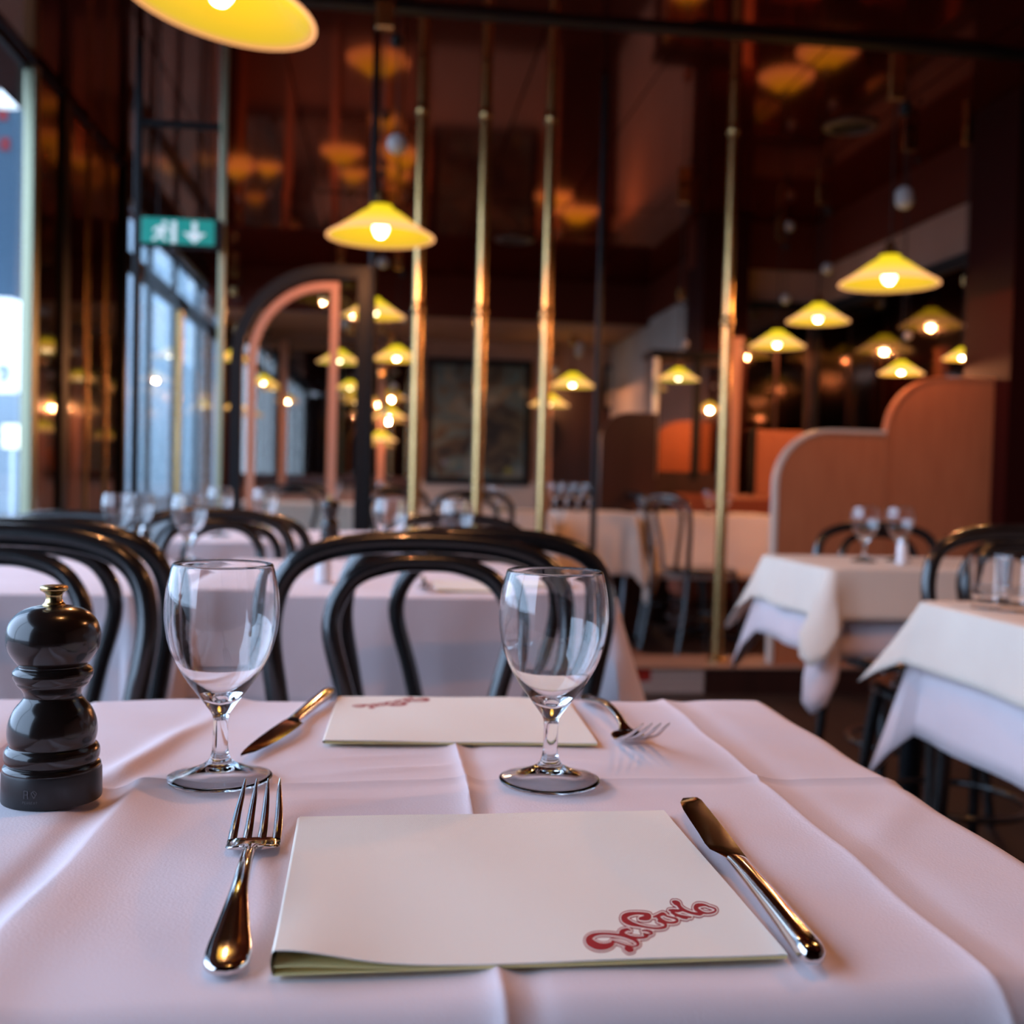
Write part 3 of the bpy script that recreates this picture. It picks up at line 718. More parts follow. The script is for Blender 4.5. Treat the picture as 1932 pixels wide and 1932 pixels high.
def make_front_cloth():
    NX, NY = 118, 112; xs, ys = [], []
    def prof(s, L0, L1):            # s is the arc length across; returns coordinate and drop
        R = .022
        if s < L0: d = L0 - s; sg = -1; e = L0
        elif s > L1: d = s - L1; sg = 1; e = L1
        else: return s, 0.0
        if d < R * PI / 2: a = d / R; return e + sg * R * math.sin(a), R * (1 - math.cos(a))
        return e + sg * (R + .02 * (d - R * PI / 2)), R + (d - R * PI / 2)
    DR = .235; vs = []
    def axis(L0, L1, n_in, n_out, fine):
        out = [L0 - DR + DR * (1 - (1 - k / n_out) ** 1.0) for k in range(n_out)]
        # finer near the edge
        out = [L0 - DR * (1 - k / n_out) ** 1.8 for k in range(n_out)]
        mid = sorted(set([round(L0 + (L1 - L0) * k / n_in, 5) for k in range(n_in + 1)] + [round(c_ + k * .0016, 5) for c_ in fine for k in range(-11, 12)]))
        return out + mid + [L1 + (L0 - v) for v in reversed(out)]
    sx = axis(TX0 + .012, TX1 - .012, 120, 16, (-.165, -.135, .0535, .250)); sy = axis(TY0 + .012, TY1 - .012, 110, 16, (.690,))
    for b in sy:
        for a in sx:
            x, dx = prof(a, TX0 + .012, TX1 - .012); y, dy = prof(b, TY0 + .012, TY1 - .012)
            z = .7520 - max(dx, dy)
            if dx > .022 and dy > .022:           # corner: the spare cloth hangs as a pointed fold
                m_ = min(dx, dy); 
                if dx > dy: y += (1 if b > tcy else -1) * (-.6 * (dy - .022))
                else: x += (1 if a > tcx else -1) * (-.6 * (dx - .022))
                z -= .25 * m_
            cx_ = min(max(x, TX0), TX1); cy_ = min(max(y, TY0), TY1)
            hh = top_h(cx_, cy_)
            dd = max(dx, dy)
            if dd < .010: z += hh
            else:
                if dy >= dx: y += (-1 if b < tcy else 1) * (abs(hh) * 1.2 + .003 * math.sin(x * 26) * min(1, dd * 8))
                else: x += (-1 if a < tcx else 1) * abs(hh)
                z += hh * max(0, 1 - (dd - .010) / .02)
            vs.append((x, y, z))
    nx = len(sx); fs = [(j * nx + i, j * nx + i + 1, (j + 1) * nx + i + 1, (j + 1) * nx + i) for j in range(len(sy) - 1) for i in range(nx - 1)]
    o = MB().add(vs, fs).build('tablecloth', M_cloth, None, 60)
    return tag(o, 'creased white tablecloth on the front table under the place settings', 'tablecloth', 'white tablecloths')
make_front_cloth()
ZT = .7525

table(-.60, .69, .60, .52, 'dining table pushed up against the left of the front table')
cloth(-.565, .690, .605, .535, .24, .10, 'white tablecloth on the adjoining table at the left edge', ztop=.7505, seed=3, flare=.006)
# second row
table(.03, 2.08, .70, .66, 'second-row dining table straight behind the central chair')
cloth(.035, 2.08, .71, .70, .17, .09, 'white overlay cloth on the second-row table behind the central chair', seed=4, ztop=.752, name='overlay_cloth')
cloth(.035, 2.08, .70, .69, .30, .10, 'long white under cloth on the second-row table behind the central chair', seed=5, ztop=.750, flare=.012)
table(-.75, 2.05, .70, .60, 'second-row dining table at the left behind the pepper mill')
cloth(-.74, 2.06, .74, .66, .26, .10, 'white tablecloth on the second-row table behind the pepper mill', seed=6)
# third row
table(-.18, 3.35, .80, .62, 'third-row dining table beyond the chair with the left wine glass')
cloth(-.18, 3.32, .86, .66, .26, .10, 'pinkish white tablecloth on the third-row table', seed=7)
# far tables
table(.52, 6.0, .70, .6, 'far dining table under the dark painting')
cloth(.52, 6.0, .76, .66, .30, .10, 'white tablecloth on the far table under the dark painting', M_cream_cloth, seed=8)
table(-.55, 6.75, .9, .6, 'far dining table seen through the arched screen')
cloth(-.52, 6.75, .98, .66, .34, .10, 'white tablecloth on the far table behind the arched screen', M_cream_cloth, seed=9)
table(1.22, 6.25, .36, .5, 'narrow far table crowded with glasses left of the dark booth')
cloth(1.22, 6.25, .42, .56, .34, .08, 'white tablecloth on the narrow far table crowded with glasses', M_cream_cloth, seed=10)
table(1.92, 6.28, .66, .5, 'far dining table behind the lone brass pole')
cloth(1.92, 6.26, .78, .58, .36, .14, 'white tablecloth on the far table behind the lone brass pole', M_cream_cloth, seed=11)
# right tables
table(1.40, 2.70, .66, .40, 'right-hand dining table in front of the tan screens')
cloth(1.385, 2.62, .72, .46, .11, .10, 'short cream overlay cloth on the right table before the tan screens', M_cream_cloth, ztop=.752, seed=12, name='overlay_cloth', flare=.03)
cloth(1.385, 2.62, .705, .445, .20, .12, 'longer white under cloth on the right table before the tan screens', ztop=.750, seed=13)
table(1.27, 1.46, .64, .60, 'nearest dining table at the right edge')
cloth(1.265, 1.455, .70, .63, .10, .05, 'cream overlay cloth on the nearest table at the right edge', M_cream_cloth, ztop=.752, seed=14, name='overlay_cloth', flare=.03)
cloth(1.265, 1.455, .685, .615, .22, .10, 'longer white under cloth on the nearest table at the right edge', ztop=.750, seed=15)

# ---------------------------------------------------------------- napkins
LOGO = []   # strokes: list of (points in 2-D, widths) traced as lettering, units of the printed mark
def stroke(pts): LOGO.append([(p[0], p[1], p[2]) for p in pts])
stroke([(555, 772, 22), (535, 800, 50), (470, 825, 66), (385, 822, 78), (310, 785, 84), (290, 745, 66), (335, 706, 40), (410, 690, 26), (500, 690, 24), (600, 700, 26), (690, 718, 30), (770, 748, 36), (815, 785, 34), (812, 812, 26), (770, 826, 16)])
stroke([(540, 766, 20), (600, 786, 18), (680, 812, 20), (760, 828, 18)])
stroke([(690, 848, 44), (722, 862, 60), (752, 864, 44)])
stroke([(728, 828, 24), (730, 850, 30)])
stroke([(735, 652, 14), (700, 640, 30), (650, 660, 46), (640, 682, 50), (680, 706, 40), (750, 722, 26), (830, 730, 24), (890, 722, 30), (915, 704, 34), (880, 686, 20)])
stroke([(860, 652, 12), (895, 648, 20), (940, 658, 28), (968, 674, 26), (955, 690, 18), (915, 692, 16)])
stroke([(838, 520, 30), (880, 515, 50), (925, 505, 62), (930, 480, 40), (880, 466, 30), (800, 462, 28), (720, 474, 44), (670, 502, 60), (680, 540, 62), (740, 574, 48), (830, 598, 26), (920, 615, 20), (1020, 625, 22), (1095, 612, 30), (1118, 590, 26), (1090, 568, 18), (1030, 545, 16)])
stroke([(985, 500, 18), (1030, 486, 30), (1080, 468, 36), (1110, 478, 26)])
stroke([(1030, 500, 34), (1060, 530, 36), (1120, 556, 24), (1190, 562, 22), (1236, 548, 26), (1230, 524, 22), (1170, 504, 18), (1120, 492, 16)])
stroke([(1215, 490, 12), (1250, 490, 20), (1300, 505, 30), (1340, 514, 24)])
stroke([(1150, 428, 16), (1190, 430, 26), (1240, 436, 30), (1290, 430, 22)])
stroke([(1180, 450, 30), (1230, 478, 26), (1310, 496, 20), (1385, 505, 16)])
stroke([(1195, 340, 28), (1215, 348, 48), (1245, 362, 50), (1260, 388, 36), (1290, 418, 34), (1350, 446, 26), (1420, 466, 26), (1480, 472, 34), (1510, 460, 24)])
stroke([(1560, 385, 14), (1510, 376, 26), (1450, 384, 44), (1435, 410, 44), (1470, 440, 34), (1530, 462, 20), (1590, 464, 18), (1640, 448, 20), (1648, 424, 18), (1610, 404, 14), (1565, 392, 12)])

def strokes_mesh(strokes, grow, tf, h):
    mb_ = MB()
    for st in strokes:
        P = catmull([(x, y, wd) for x, y, wd in st], 4); n = len(P)
        L_ = []; R_ = []
        for i, p in enumerate(P):
            a = P[max(i - 1, 0)]; b = P[min(i + 1, n - 1)]
            d = Vector((b.x - a.x, b.y - a.y)).normalized(); wd = max(p.z, 6) / 2 + grow
            L_.append((p.x - d.y * wd, p.y + d.x * wd)); R_.append((p.x + d.y * wd, p.y - d.x * wd))
        vs = [tf(q, h) for q in L_] + [tf(q, h) for q in R_]
        fs = [(i, i + 1, n + i + 1, n + i) for i in range(n - 1)]
        mb_.add(vs, fs)
        for c in (P[0], P[-1]):
            rr = max(c.z, 6) / 2 + grow
            mb_.add([tf((c.x + rr * math.cos(k * PI / 6), c.y + rr * math.sin(k * PI / 6)), h) for k in range(12)], [tuple(range(12))])
    return mb_

def napkin(corners, label, puff, logo=None):
    """corners FL FR BR BL in world xy; builds three folded layers with the fold at the left"""
    FL, FR, BR, BL = [Vector((c[0], c[1], 0)) for c in corners]
    o = FL.copy()
    root = thing('folded_napkin', label, 'napkin', (o.x, o.y, ZT + .0012), 0, 'cream folded napkins')
    def pos(u, v): return (FL * (1 - u) * (1 - v) + FR * u * (1 - v) + BR * u * v + BL * (1 - u) * v) - o
    def gap(u, v): return .0003 + puff * math.exp(-(u / .16) ** 2) * math.exp(-v / .35) + .0002 * math.sin(u * 7 + v * 3) ** 2
    def htop(u, v): return .0015 + 2 * gap(u, v)
    def layer(f, th):
        def top(u, v): p = pos(u, v); return (p.x, p.y, f(u, v) + th)
        def bot(u, v): p = pos(u, v); return (p.x, p.y, f(u, v))
        return top, bot
    MB().sheet(30, 16, *layer(lambda u, v: .0002 + .0001 * math.sin(u * 5) ** 2, .0007)).build('bottom_fold', M_napkin_in, root, True)
    MB().sheet(30, 16, *layer(lambda u, v: .0009 + gap(u, v) * .6, .0004)).build('middle_fold', M_napkin_in, root, True)
    MB().sheet(40, 20, *layer(lambda u, v: htop(u, v) - .0005, .0006)).build('top_fold', M_napkin, root, True)
    def sidef(u, v):
        p = pos(0, v); q = pos(1, v); d = (p - q).normalized(); h1 = htop(0, v) - .0003; a = -PI / 2 + u * PI
        return (p.x + d.x * .0015 * math.cos(a), p.y + d.y * .0015 * math.cos(a), .0004 + (h1 - .0004) * (.5 + .5 * math.sin(a)))
    MB().grid(8, 16, sidef).build('side_fold', M_napkin, root, True)
    for e in (0, 1):   # the cut edges of the paper show a yellow tint
        pass
    if logo: logo(root, pos, htop)
    return root
NFL, NFR, NBR, NBL = (-.0376, .4215), (.1696, .4235), (.1680, .6150), (-.0416, .6100)
# map a mark coordinate to napkin (u, v) through the printed place
def logo_uv(q):
    p = at_z(1060 + q[0] / 5.682, 1640 + q[1] / 5.682, ZT + .0040)
    # invert the bilinear patch
    u, v = .8, .2
    for _ in range(12):
        P = [Vector(c) for c in (NFL, NFR, NBR, NBL)]
        f = P[0] * (1 - u) * (1 - v) + P[1] * u * (1 - v) + P[2] * u * v + P[3] * (1 - u) * v - Vector((p.x, p.y))
        fu = (P[1] - P[0]) * (1 - v) + (P[2] - P[3]) * v; fv = (P[3] - P[0]) * (1 - u) + (P[2] - P[1]) * u
        det = fu.x * fv.y - fu.y * fv.x
        u -= (f.x * fv.y - f.y * fv.x) / det; v -= (fu.x * f.y - fu.y * f.x) / det
    return u, v
def logo_build(flip):
    def fn(root, pos, htop):
        def tf(q, h):
            u, v = logo_uv(q)
            if flip: u, v = 1 - u, 1 - v
            p = pos(u, v); return (p.x, p.y, htop(u, v) + .0001 + h)
        pl = strokes_mesh(LOGO, 25, tf, .00004).build('printed_outline', M_logo, root)
        strokes_mesh(LOGO, 14, tf, .00010).build('printed_inline', M_napkin, pl)
        strokes_mesh(LOGO, 2, tf, .00016).build('printed_lettering', M_logo, pl)
    return fn
napkin((NFL, NFR, NBR, NBL), 'near cream folded napkin with red script lettering at its lower right', .0042, logo_build(False))
napkin(((-.0372, .7839), (.1602, .7740), (.1639, .9340), (-.0330, .9400)), 'far cream folded napkin with upside-down red lettering at its top left', .0004, logo_build(True))

# ---------------------------------------------------------------- cutlery
def ribbon(prof, nseg=10):
    """prof: list of (y, half width, z centre, half thickness); elliptical sections"""
    mb_ = MB(); vs, fs = [], []
    P = catmull([(p[0], p[1], p[2]) for p in prof], 4); Q = catmull([(p[3], 0, 0) for p in prof], 4)
    n = len(P)
    for p, q in zip(P, Q):
        for k in range(nseg):
            a = 2 * PI * k / nseg; c_, s_ = math.cos(a), math.sin(a)
            e = .75
            vs.append((p.y * math.copysign(abs(c_) ** e, c_), p.x, p.z + q.x * math.copysign(abs(s_) ** e, s_)))
    for i in range(n - 1):
        for k in range(nseg): l = (k + 1) % nseg; fs.append((i * nseg + k, i * nseg + l, (i + 1) * nseg + l, (i + 1) * nseg + k))
    fs += [tuple(range(nseg - 1, -1, -1)), tuple((n - 1) * nseg + k for k in range(nseg))]
    return mb_.add(vs, fs)
def make_fork(label, loc, rz, rise=1.0):
    f = thing('dinner_fork', label, 'fork', loc, rz, 'steel dinner forks')
    ribbon([(0, .0015, .0036, .0012), (.0015, .0052, .0036, .0022), (.007, .0083, .0037, .0026), (.018, .0086, .0046, .0026), (.035, .0066, .0072, .0026), (.060, .0040, .0108, .0026),
            (.085, .0032, .0118, .0024), (.108, .0031, .0100, .0023), (.124, .0036, .0068, .0022), (.133, .0065, .0046, .0016)], 14).build('handle', M_steel, f, True)
    ribbon([(.1315, .0040, .0046, .0012), (.1325, .0105, .0040, .0014), (.136, .0128, .0032, .0014), (.144, .0130, .0024, .0013), (.149, .0129, .0024, .0012)], 16).build('head', M_steel, f, True)
    for k in range(4):
        x0 = (-1.5 + k) * .0071; x1 = (-1.5 + k) * .0062
        pts = [(.1475, x0, .0025, .0023), (.160, x0 * 1.01, .0036 * rise, .0022), (.178, x0 * .99, .0072 * rise, .0019), (.196, x1 * 1.04, .0122 * rise, .0014), (.2095, x1, .0160 * rise, .0006)]
        mb_ = MB(); C = catmull([(p[1], p[0], p[2]) for p in pts], 4); W = catmull([(p[3], 0, 0) for p in pts], 4)
        vs, fs = [], []
        for c, wd in zip(C, W):
            for a in range(8):
                an = 2 * PI * a / 8; vs.append((c.x + wd.x * math.cos(an), c.y, c.z + .0011 * math.sin(an)))
        for i in range(len(C) - 1):
            for a in range(8): b = (a + 1) % 8; fs.append((i * 8 + a, i * 8 + b, (i + 1) * 8 + b, (i + 1) * 8 + a))
        fs += [tuple(range(7, -1, -1)), tuple((len(C) - 1) * 8 + a for a in range(8))]
        mb_.add(vs, fs).build('tine', M_steel, f, True)
    return f
fk = make_fork('steel fork lying left of the near napkin, tines pointing away', (-.0562, .4200, ZT + .0006), math.atan2(.0056, .134)); fk.scale = (1.06, 1.045, 1)
make_fork('steel fork right of the far napkin, tines pointing to the camera', (.1822, .9330, ZT + .0012), PI + .04, 1.75)
def blade_prism(left, right, zc, t, name, par, m):
    """blade between a left (edge) and right (spine) polyline, thick at the spine"""
    n = len(left); vs, fs = [], []
    for (lx, ly), (rx, ry) in zip(left, right):
        vs += [(lx, ly, zc), (rx, ry, zc + t), (rx, ry, zc - t), (lx + (rx - lx) * .5, ly + (ry - ly) * .5, zc + t * .7), (lx + (rx - lx) * .5, ly + (ry - ly) * .5, zc - t * .7)]
    for i in range(n - 1):
        a, b = i * 5, (i + 1) * 5
        fs += [(a, a + 3, b + 3, b), (a + 3, a + 1, b + 1, b + 3), (a + 1, a + 2, b + 2, b + 1), (a + 2, a + 4, b + 4, b + 2), (a + 4, a, b, b + 4)]
    fs += [(0, 4, 2, 1, 3), tuple((n - 1) * 5 + k for k in (3, 1, 2, 4, 0))]
    return MB().add(vs, fs).build(name, m, par, 35)
def make_knife(label, loc, rz, pointed=False):
    k = thing('table_knife', label, 'knife', loc, rz, None)
    ribbon([(0, .0012, .0048, .0012), (.0015, .0042, .0048, .0034), (.006, .0056, .0052, .0045), (.016, .0056, .0054, .0046), (.045, .0052, .0054, .0040), (.080, .0049, .0050, .0034), (.104, .0050, .0046, .0028), (.111, .0053, .0044, .0024)], 14).build('handle', M_steel, k, True)
    if not pointed:
        L_ = [(-.0050, .110), (-.0075, .1145), (-.0115, .120), (-.0120, .128), (-.0112, .145), (-.0108, .165), (-.0102, .185), (-.0085, .200), (-.0045, .2105), (.0015, .2150)]
        R_ = [(.0050, .110), (.0052, .1145), (.0052, .120), (.0054, .128), (.0056, .145), (.0058, .165), (.0060, .185), (.0060, .200), (.0060, .2095), (.0045, .2140)]
        L_ = [(x, y) for x, y in L_]
    else:
        L_ = [(-.0048, .110), (-.0095, .116), (-.0100, .130), (-.0095, .150), (-.0080, .170), (-.0055, .190), (-.002, .206), (.0040, .2165)]
        R_ = [(.0050, .110), (.0060, .116), (.0066, .130), (.0070, .150), (.0070, .170), (.0066, .190), (.0056, .206), (.0042, .2166)]
    blade_prism(L_, R_, .0044, .0011, 'blade', k, M_steel_dark)
    if pointed:
        for yy in (.096, .106): MB().lathe([(0, .0024), (.0014, .0021), (.0018, .0010)], 10, .0, yy, .0052).build('brass_dot', M_brass_knob, k, True)  # small raised brass dots near the blade end
    return k
kn = make_knife('steel knife with rounded tip lying at the right of the near napkin', (.1755, .4110, ZT + .0012), -math.atan2(.006, .2))
kn.rotation_euler = (0, math.radians(10), -math.atan2(.010, .2)); kn.location.z = ZT + .0022; kn.scale = (1.05, 1.02, 1)
make_knife('pointed steak knife at the left of the far napkin, tip towards the camera', (-.0405, .9470, ZT + .0012), PI - math.atan2(.0456, .2125), True)

# ---------------------------------------------------------------- wine glasses
GO = [(0.0, .0066), (.008, .0056), (.018, .0028), (.029, .0003), (.0318, .0), (.0328, .0010), (.0322, .0021), (.023, .0046), (.013, .0084), (.0074, .0122), (.0052, .018), (.0047, .026), (.0047, .035), (.0052, .0415), (.0080, .0462),
      (.0145, .0550), (.0230, .0670), (.0302, .0805), (.0342, .0940), (.0357, .1080), (.0348, .1220), (.0325, .1340), (.0311, .1392)]
GI = [(.0306, .1396), (.0302, .1392), (.0316, .1340), (.0338, .1220), (.0346, .1080), (.0331, .0940), (.0290, .0805), (.0216, .0675), (.0125, .0580), (.0055, .0530), (0.0, .0515)]
def smooth_prof(p, n=3): return [(q.x, q.y) for q in catmull([(a, b, 0) for a, b in p], n)]
def make_glass(label):
    g = thing('wine_glass', label, 'glass', (0, 0, 0), 0, 'stemmed wine glasses')
    o = MB().lathe(smooth_prof(GO) + smooth_prof(GI), 56).build('glass_body', M_glass, g, 180)
    return g
gl0 = make_glass('empty wine glass at the left, its foot behind the fork tines')
gl0.location = (-.0976, .6945, ZT + .0020); gl0.scale = (.985, .985, .972)
dup(gl0, (.1109, .6845, ZT + .0016), .3, 'empty wine glass at the right, in front of the far napkin')
GZ = .7535
for x, y, lab, sc in ((357, 2.30, 'wine glass seen above the rim of the left front glass', 1.0), (222, 2.55, 'wine glass left of the one behind the left front glass', .95), (262, 2.62, 'blurred wine glass beside the left window post', .95),
                      (737, 2.32, 'wine glass peeking over the left of the central chair back', 1.0), (862, 2.34, 'wine glass peeking over the middle of the central chair back', 1.0),
                      (415, 3.18, 'wine glass on the third-row table, behind the bentwood chair at left', 1.0), (500, 3.20, 'wine glass on the third-row table, right of its twin', 1.0),
                      (1632, 2.62, 'wine glass on the right table before the tan screen, left one', 1.0), (1697, 2.66, 'wine glass on the right table before the tan screen, right one', 1.0)):
    q = at_y(x, 1000, y); dup(gl0, (q.x, y, GZ), random.random(), lab, None, (sc, sc, sc))
for x, y, lab in ((1046, 6.12, 'leftmost of the small glasses crowded on the narrow far table'), (1068, 6.22, 'second from left of the glasses crowded on the narrow far table'),
                  (1090, 6.12, 'second from right of the glasses crowded on the narrow far table'), (1112, 6.22, 'rightmost of the small glasses crowded on the narrow far table')):
    q = at_y(x, 930, y); dup(gl0, (q.x, y, GZ), 0, lab, 'glasses crowded on the narrow far table', (1.0, 1.0, 1.15))
for x, y, lab in ((1338, 6.2, 'wine glass just left of the lone brass pole'), (1372, 6.22, 'wine glass just right of the lone brass pole'), (632, 6.6, 'wine glass on the far table inside the arched screen'), (722, 6.62, 'wine glass on the far table right of the black post'), (935, 5.95, 'wine glass on the far table under the painting')):
    q = at_y(x, 930, y); dup(gl0, (q.x, y, GZ), 0, lab)
# tumblers on the nearest right table
tb = thing('tumbler', 'clear glass tumbler at the back of the nearest right table', 'glass', (at_y(1868, 1130, 1.66).x, 1.66, GZ))
MB().lathe(smooth_prof([(0, 0), (.026, 0), (.028, .003), (.031, .04), (.034, .085)], 2) + [(.0325, .085)] + smooth_prof([(.0295, .04), (.026, .010), (0, .009)], 2), 32).build('glass_body', M_glass, tb, 60)
dup(tb, (at_y(1920, 1130, 1.62).x, 1.62, GZ), 0, 'second clear tumbler, at the very right edge')

# ---------------------------------------------------------------- mills and shakers
MILL = [(0, 0), (.0283, 0), (.0286, .001), (.0284, .0180), (.0280, .0195)]
BODY = [(.0280, .0195), (.0277, .0212), (.0260, .0228), (.0254, .0232), (.0262, .0240), (.0270, .0262), (.0272, .0290), (.0268, .0315), (.0255, .0335), (.0243, .0345),
        (.0244, .0358), (.0252, .0385), (.0256, .0430), (.0250, .0485), (.0235, .0535), (.0212, .0580), (.0180, .0620), (.0163, .0645), (.0164, .0670), (.0180, .0700),
        (.0206, .0730), (.0210, .0745), (.0222, .0765), (.0229, .0790), (.0226, .0812), (.0208, .0832), (.0194, .0840), (.0193, .0850)]
HEAD = [(.0193, .0850), (.0205, .0862), (.0235, .0905), (.0258, .0950), (.0268, .1000), (.0268, .1045), (.0256, .1100), (.0232, .1145), (.0190, .1185), (.0130, .1212), (.0062, .1224), (0, .1226)]
KNOB = [(0, .1222), (.0060, .1222), (.0064, .1232), (.0054, .1244), (.0047, .1265), (.0048, .1290), (.0060, .1308), (.0076, .1318), (.0080, .1330), (.0077, .1345), (.0062, .1350), (0, .1351)]
mq = at_z(98, 1506, ZT)
ml_ = thing('pepper_mill', 'black lacquered pepper mill with a brass knob at the left of the front table', 'mill', (mq.x, mq.y, ZT + .0008))
ml_.scale = (.975, .975, .928)
ms = MB().lathe(MILL, 48).build('base', M_mill_base, ml_, 40)
MB().lathe(smooth_prof(BODY, 3), 48).build('body', M_mill, ml_, 70)
MB().lathe(smooth_prof(HEAD, 3), 48).build('head', M_mill, ml_, 70)
MB().lathe(smooth_prof(KNOB, 3), 32).build('knob', M_brass_knob, ml_, 70)
# pale embossed maker's mark on the base
tdir = math.atan2(-mq.y, -mq.x) - math.radians(24)
def mark_tf(x, z, d=.0003):     # x along the circumference, z up
    a = tdir + x / .0286; return ((.0286 + d) * math.cos(a), (.0286 + d) * math.sin(a), z)
mk = MB()
def mark_line(p, q, wd=.00028):
    d = Vector((q[0] - p[0], q[1] - p[1])); n_ = Vector((-d.y, d.x)).normalized() * wd; N_ = 4
    for k in range(N_):
        a = (p[0] + d.x * k / N_, p[1] + d.y * k / N_); b = (p[0] + d.x * (k + 1) / N_, p[1] + d.y * (k + 1) / N_)
        mk.add([mark_tf(a[0] + n_.x, a[1] + n_.y), mark_tf(b[0] + n_.x, b[1] + n_.y), mark_tf(b[0] - n_.x, b[1] - n_.y), mark_tf(a[0] - n_.x, a[1] - n_.y)], [(0, 1, 2, 3)])
for seg in (((-.0036, .0075), (-.0036, .0125)), ((-.0036, .0125), (-.0014, .0122)), ((-.0014, .0122), (-.0014, .0102)), ((-.0014, .0102), (-.0036, .0100)), ((-.0014, .0100), (-.0012, .0076)),
            ((.0006, .0112), (.0022, .0127)), ((.0022, .0127), (.0038, .0112)), ((.0038, .0112), (.0022, .0080)), ((.0022, .0080), (.0006, .0112)), ((.0014, .0122), (.0030, .0098))): mark_line(*seg)
GLY = {'P': [((0, 0), (0, 1)), ((0, 1), (.6, .9)), ((.6, .9), (.6, .55)), ((.6, .55), (0, .5))], 'E': [((0, 0), (0, 1)), ((0, 1), (.6, 1)), ((0, .5), (.5, .5)), ((0, 0), (.6, 0))],
       'U': [((0, 1), (0, .1)), ((0, .1), (.6, .1)), ((.6, .1), (.6, 1))], 'G': [((.6, .85), (.1, 1)), ((.1, 1), (0, .2)), ((0, .2), (.6, 0)), ((.6, 0), (.6, .45)), ((.6, .45), (.35, .45))],
       'O': [((.3, 0), (0, .5)), ((0, .5), (.3, 1)), ((.3, 1), (.6, .5)), ((.6, .5), (.3, 0))], 'T': [((.3, 0), (.3, 1)), ((0, 1), (.6, 1))]}
for i, ch in enumerate('PEUGEOT'):
    for p, q in GLY[ch]: mark_line((-.0045 + i * .0013 + p[0] * .0013, .0045 + p[1] * .0014), (-.0045 + i * .0013 + q[0] * .0013, .0045 + q[1] * .0014), .00012)
mk.build('embossed_mark', M_mark, ms)
# copy further back
q = at_y(622, 1000, 3.1); dup(ml_, (q.x, 3.12, GZ), 0, 'dark pepper mill on the third-row table behind the central chair')
q = at_y(610, 1100, 1.93)
sk = thing('salt_shaker', 'white salt shaker on the second-row table left of the central chair loop', 'shaker', (q.x, 1.93, GZ))
MB().lathe([(0, 0), (.013, 0), (.014, .004), (.013, .045), (.011, .052)], 20).build('body', M_salt, sk, True)
MB().lathe([(.011, .052), (.0115, .058), (.008, .064), (0, .065)], 20).build('cap', M_alu, sk, True)
q = at_y(1702, 1050, 2.56); dup(sk, (q.x, 2.56, GZ), 0, 'white salt shaker on the right table before the tan screens')
# place setting on the second-row table
n2 = napkin(((.095, 1.80), (.30, 1.80), (.30, 1.97), (.095, 1.97)), 'folded napkin on the second-row table seen inside the chair loop', .001); n2.location.z = GZ
dup(fk, (.075, 1.985, GZ), PI, 'fork on the second-row table left of its napkin', 'steel dinner forks')
k2 = make_knife('knife on the second-row table right of its napkin', (.325, 1.80, GZ), 0)
# white napkin on far table, lit
q = at_y(985, 955, 5.85)
n3 = napkin(((q.x - .13, 5.80), (q.x + .08, 5.80), (q.x + .08, 5.98), (q.x - .13, 5.98)), 'bright white napkin on the far table below the painting', .02); n3.location.z = GZ

# ---------------------------------------------------------------- pendant lamps
def make_lamp(label):
    L_ = thing('pendant_lamp', label, 'lamp', (0, 0, 0), 0, 'yellow glass pendant lamps')
    out = smooth_prof([(.225, .002), (.222, .010), (.195, .026), (.140, .062), (.085, .102), (.052, .122), (.046, .134), (.043, .140)], 3)
    inn = smooth_prof([(.040, .138), (.048, .118), (.082, .096), (.137, .056), (.192, .020), (.220, .003)], 3)
    sh = MB().lathe(out + inn, 40).build('shade', M_shade_out, L_, 60)
    MB().lathe([(r_ - .0006, h_ - .0006) for r_, h_ in inn], 40).build('inner_glass', M_shade, sh, 60)
    MB().lathe([(0, .128), (.030, .128), (.048, .136), (.044, .150), (.024, .160), (.020, .190), (.012, .200), (0, .200)], 20).build('gallery', M_brass, L_, True)
    MB().lathe(smooth_prof([(0, .006), (.016, .009), (.026, .024), (.031, .044), (.026, .066), (.016, .085), (.014, .105), (0, .107)], 3), 20).build('bulb', M_bulb, L_, True)
    return L_
lamp0 = make_lamp('yellow pendant lamp hanging beside the black post, left of centre')
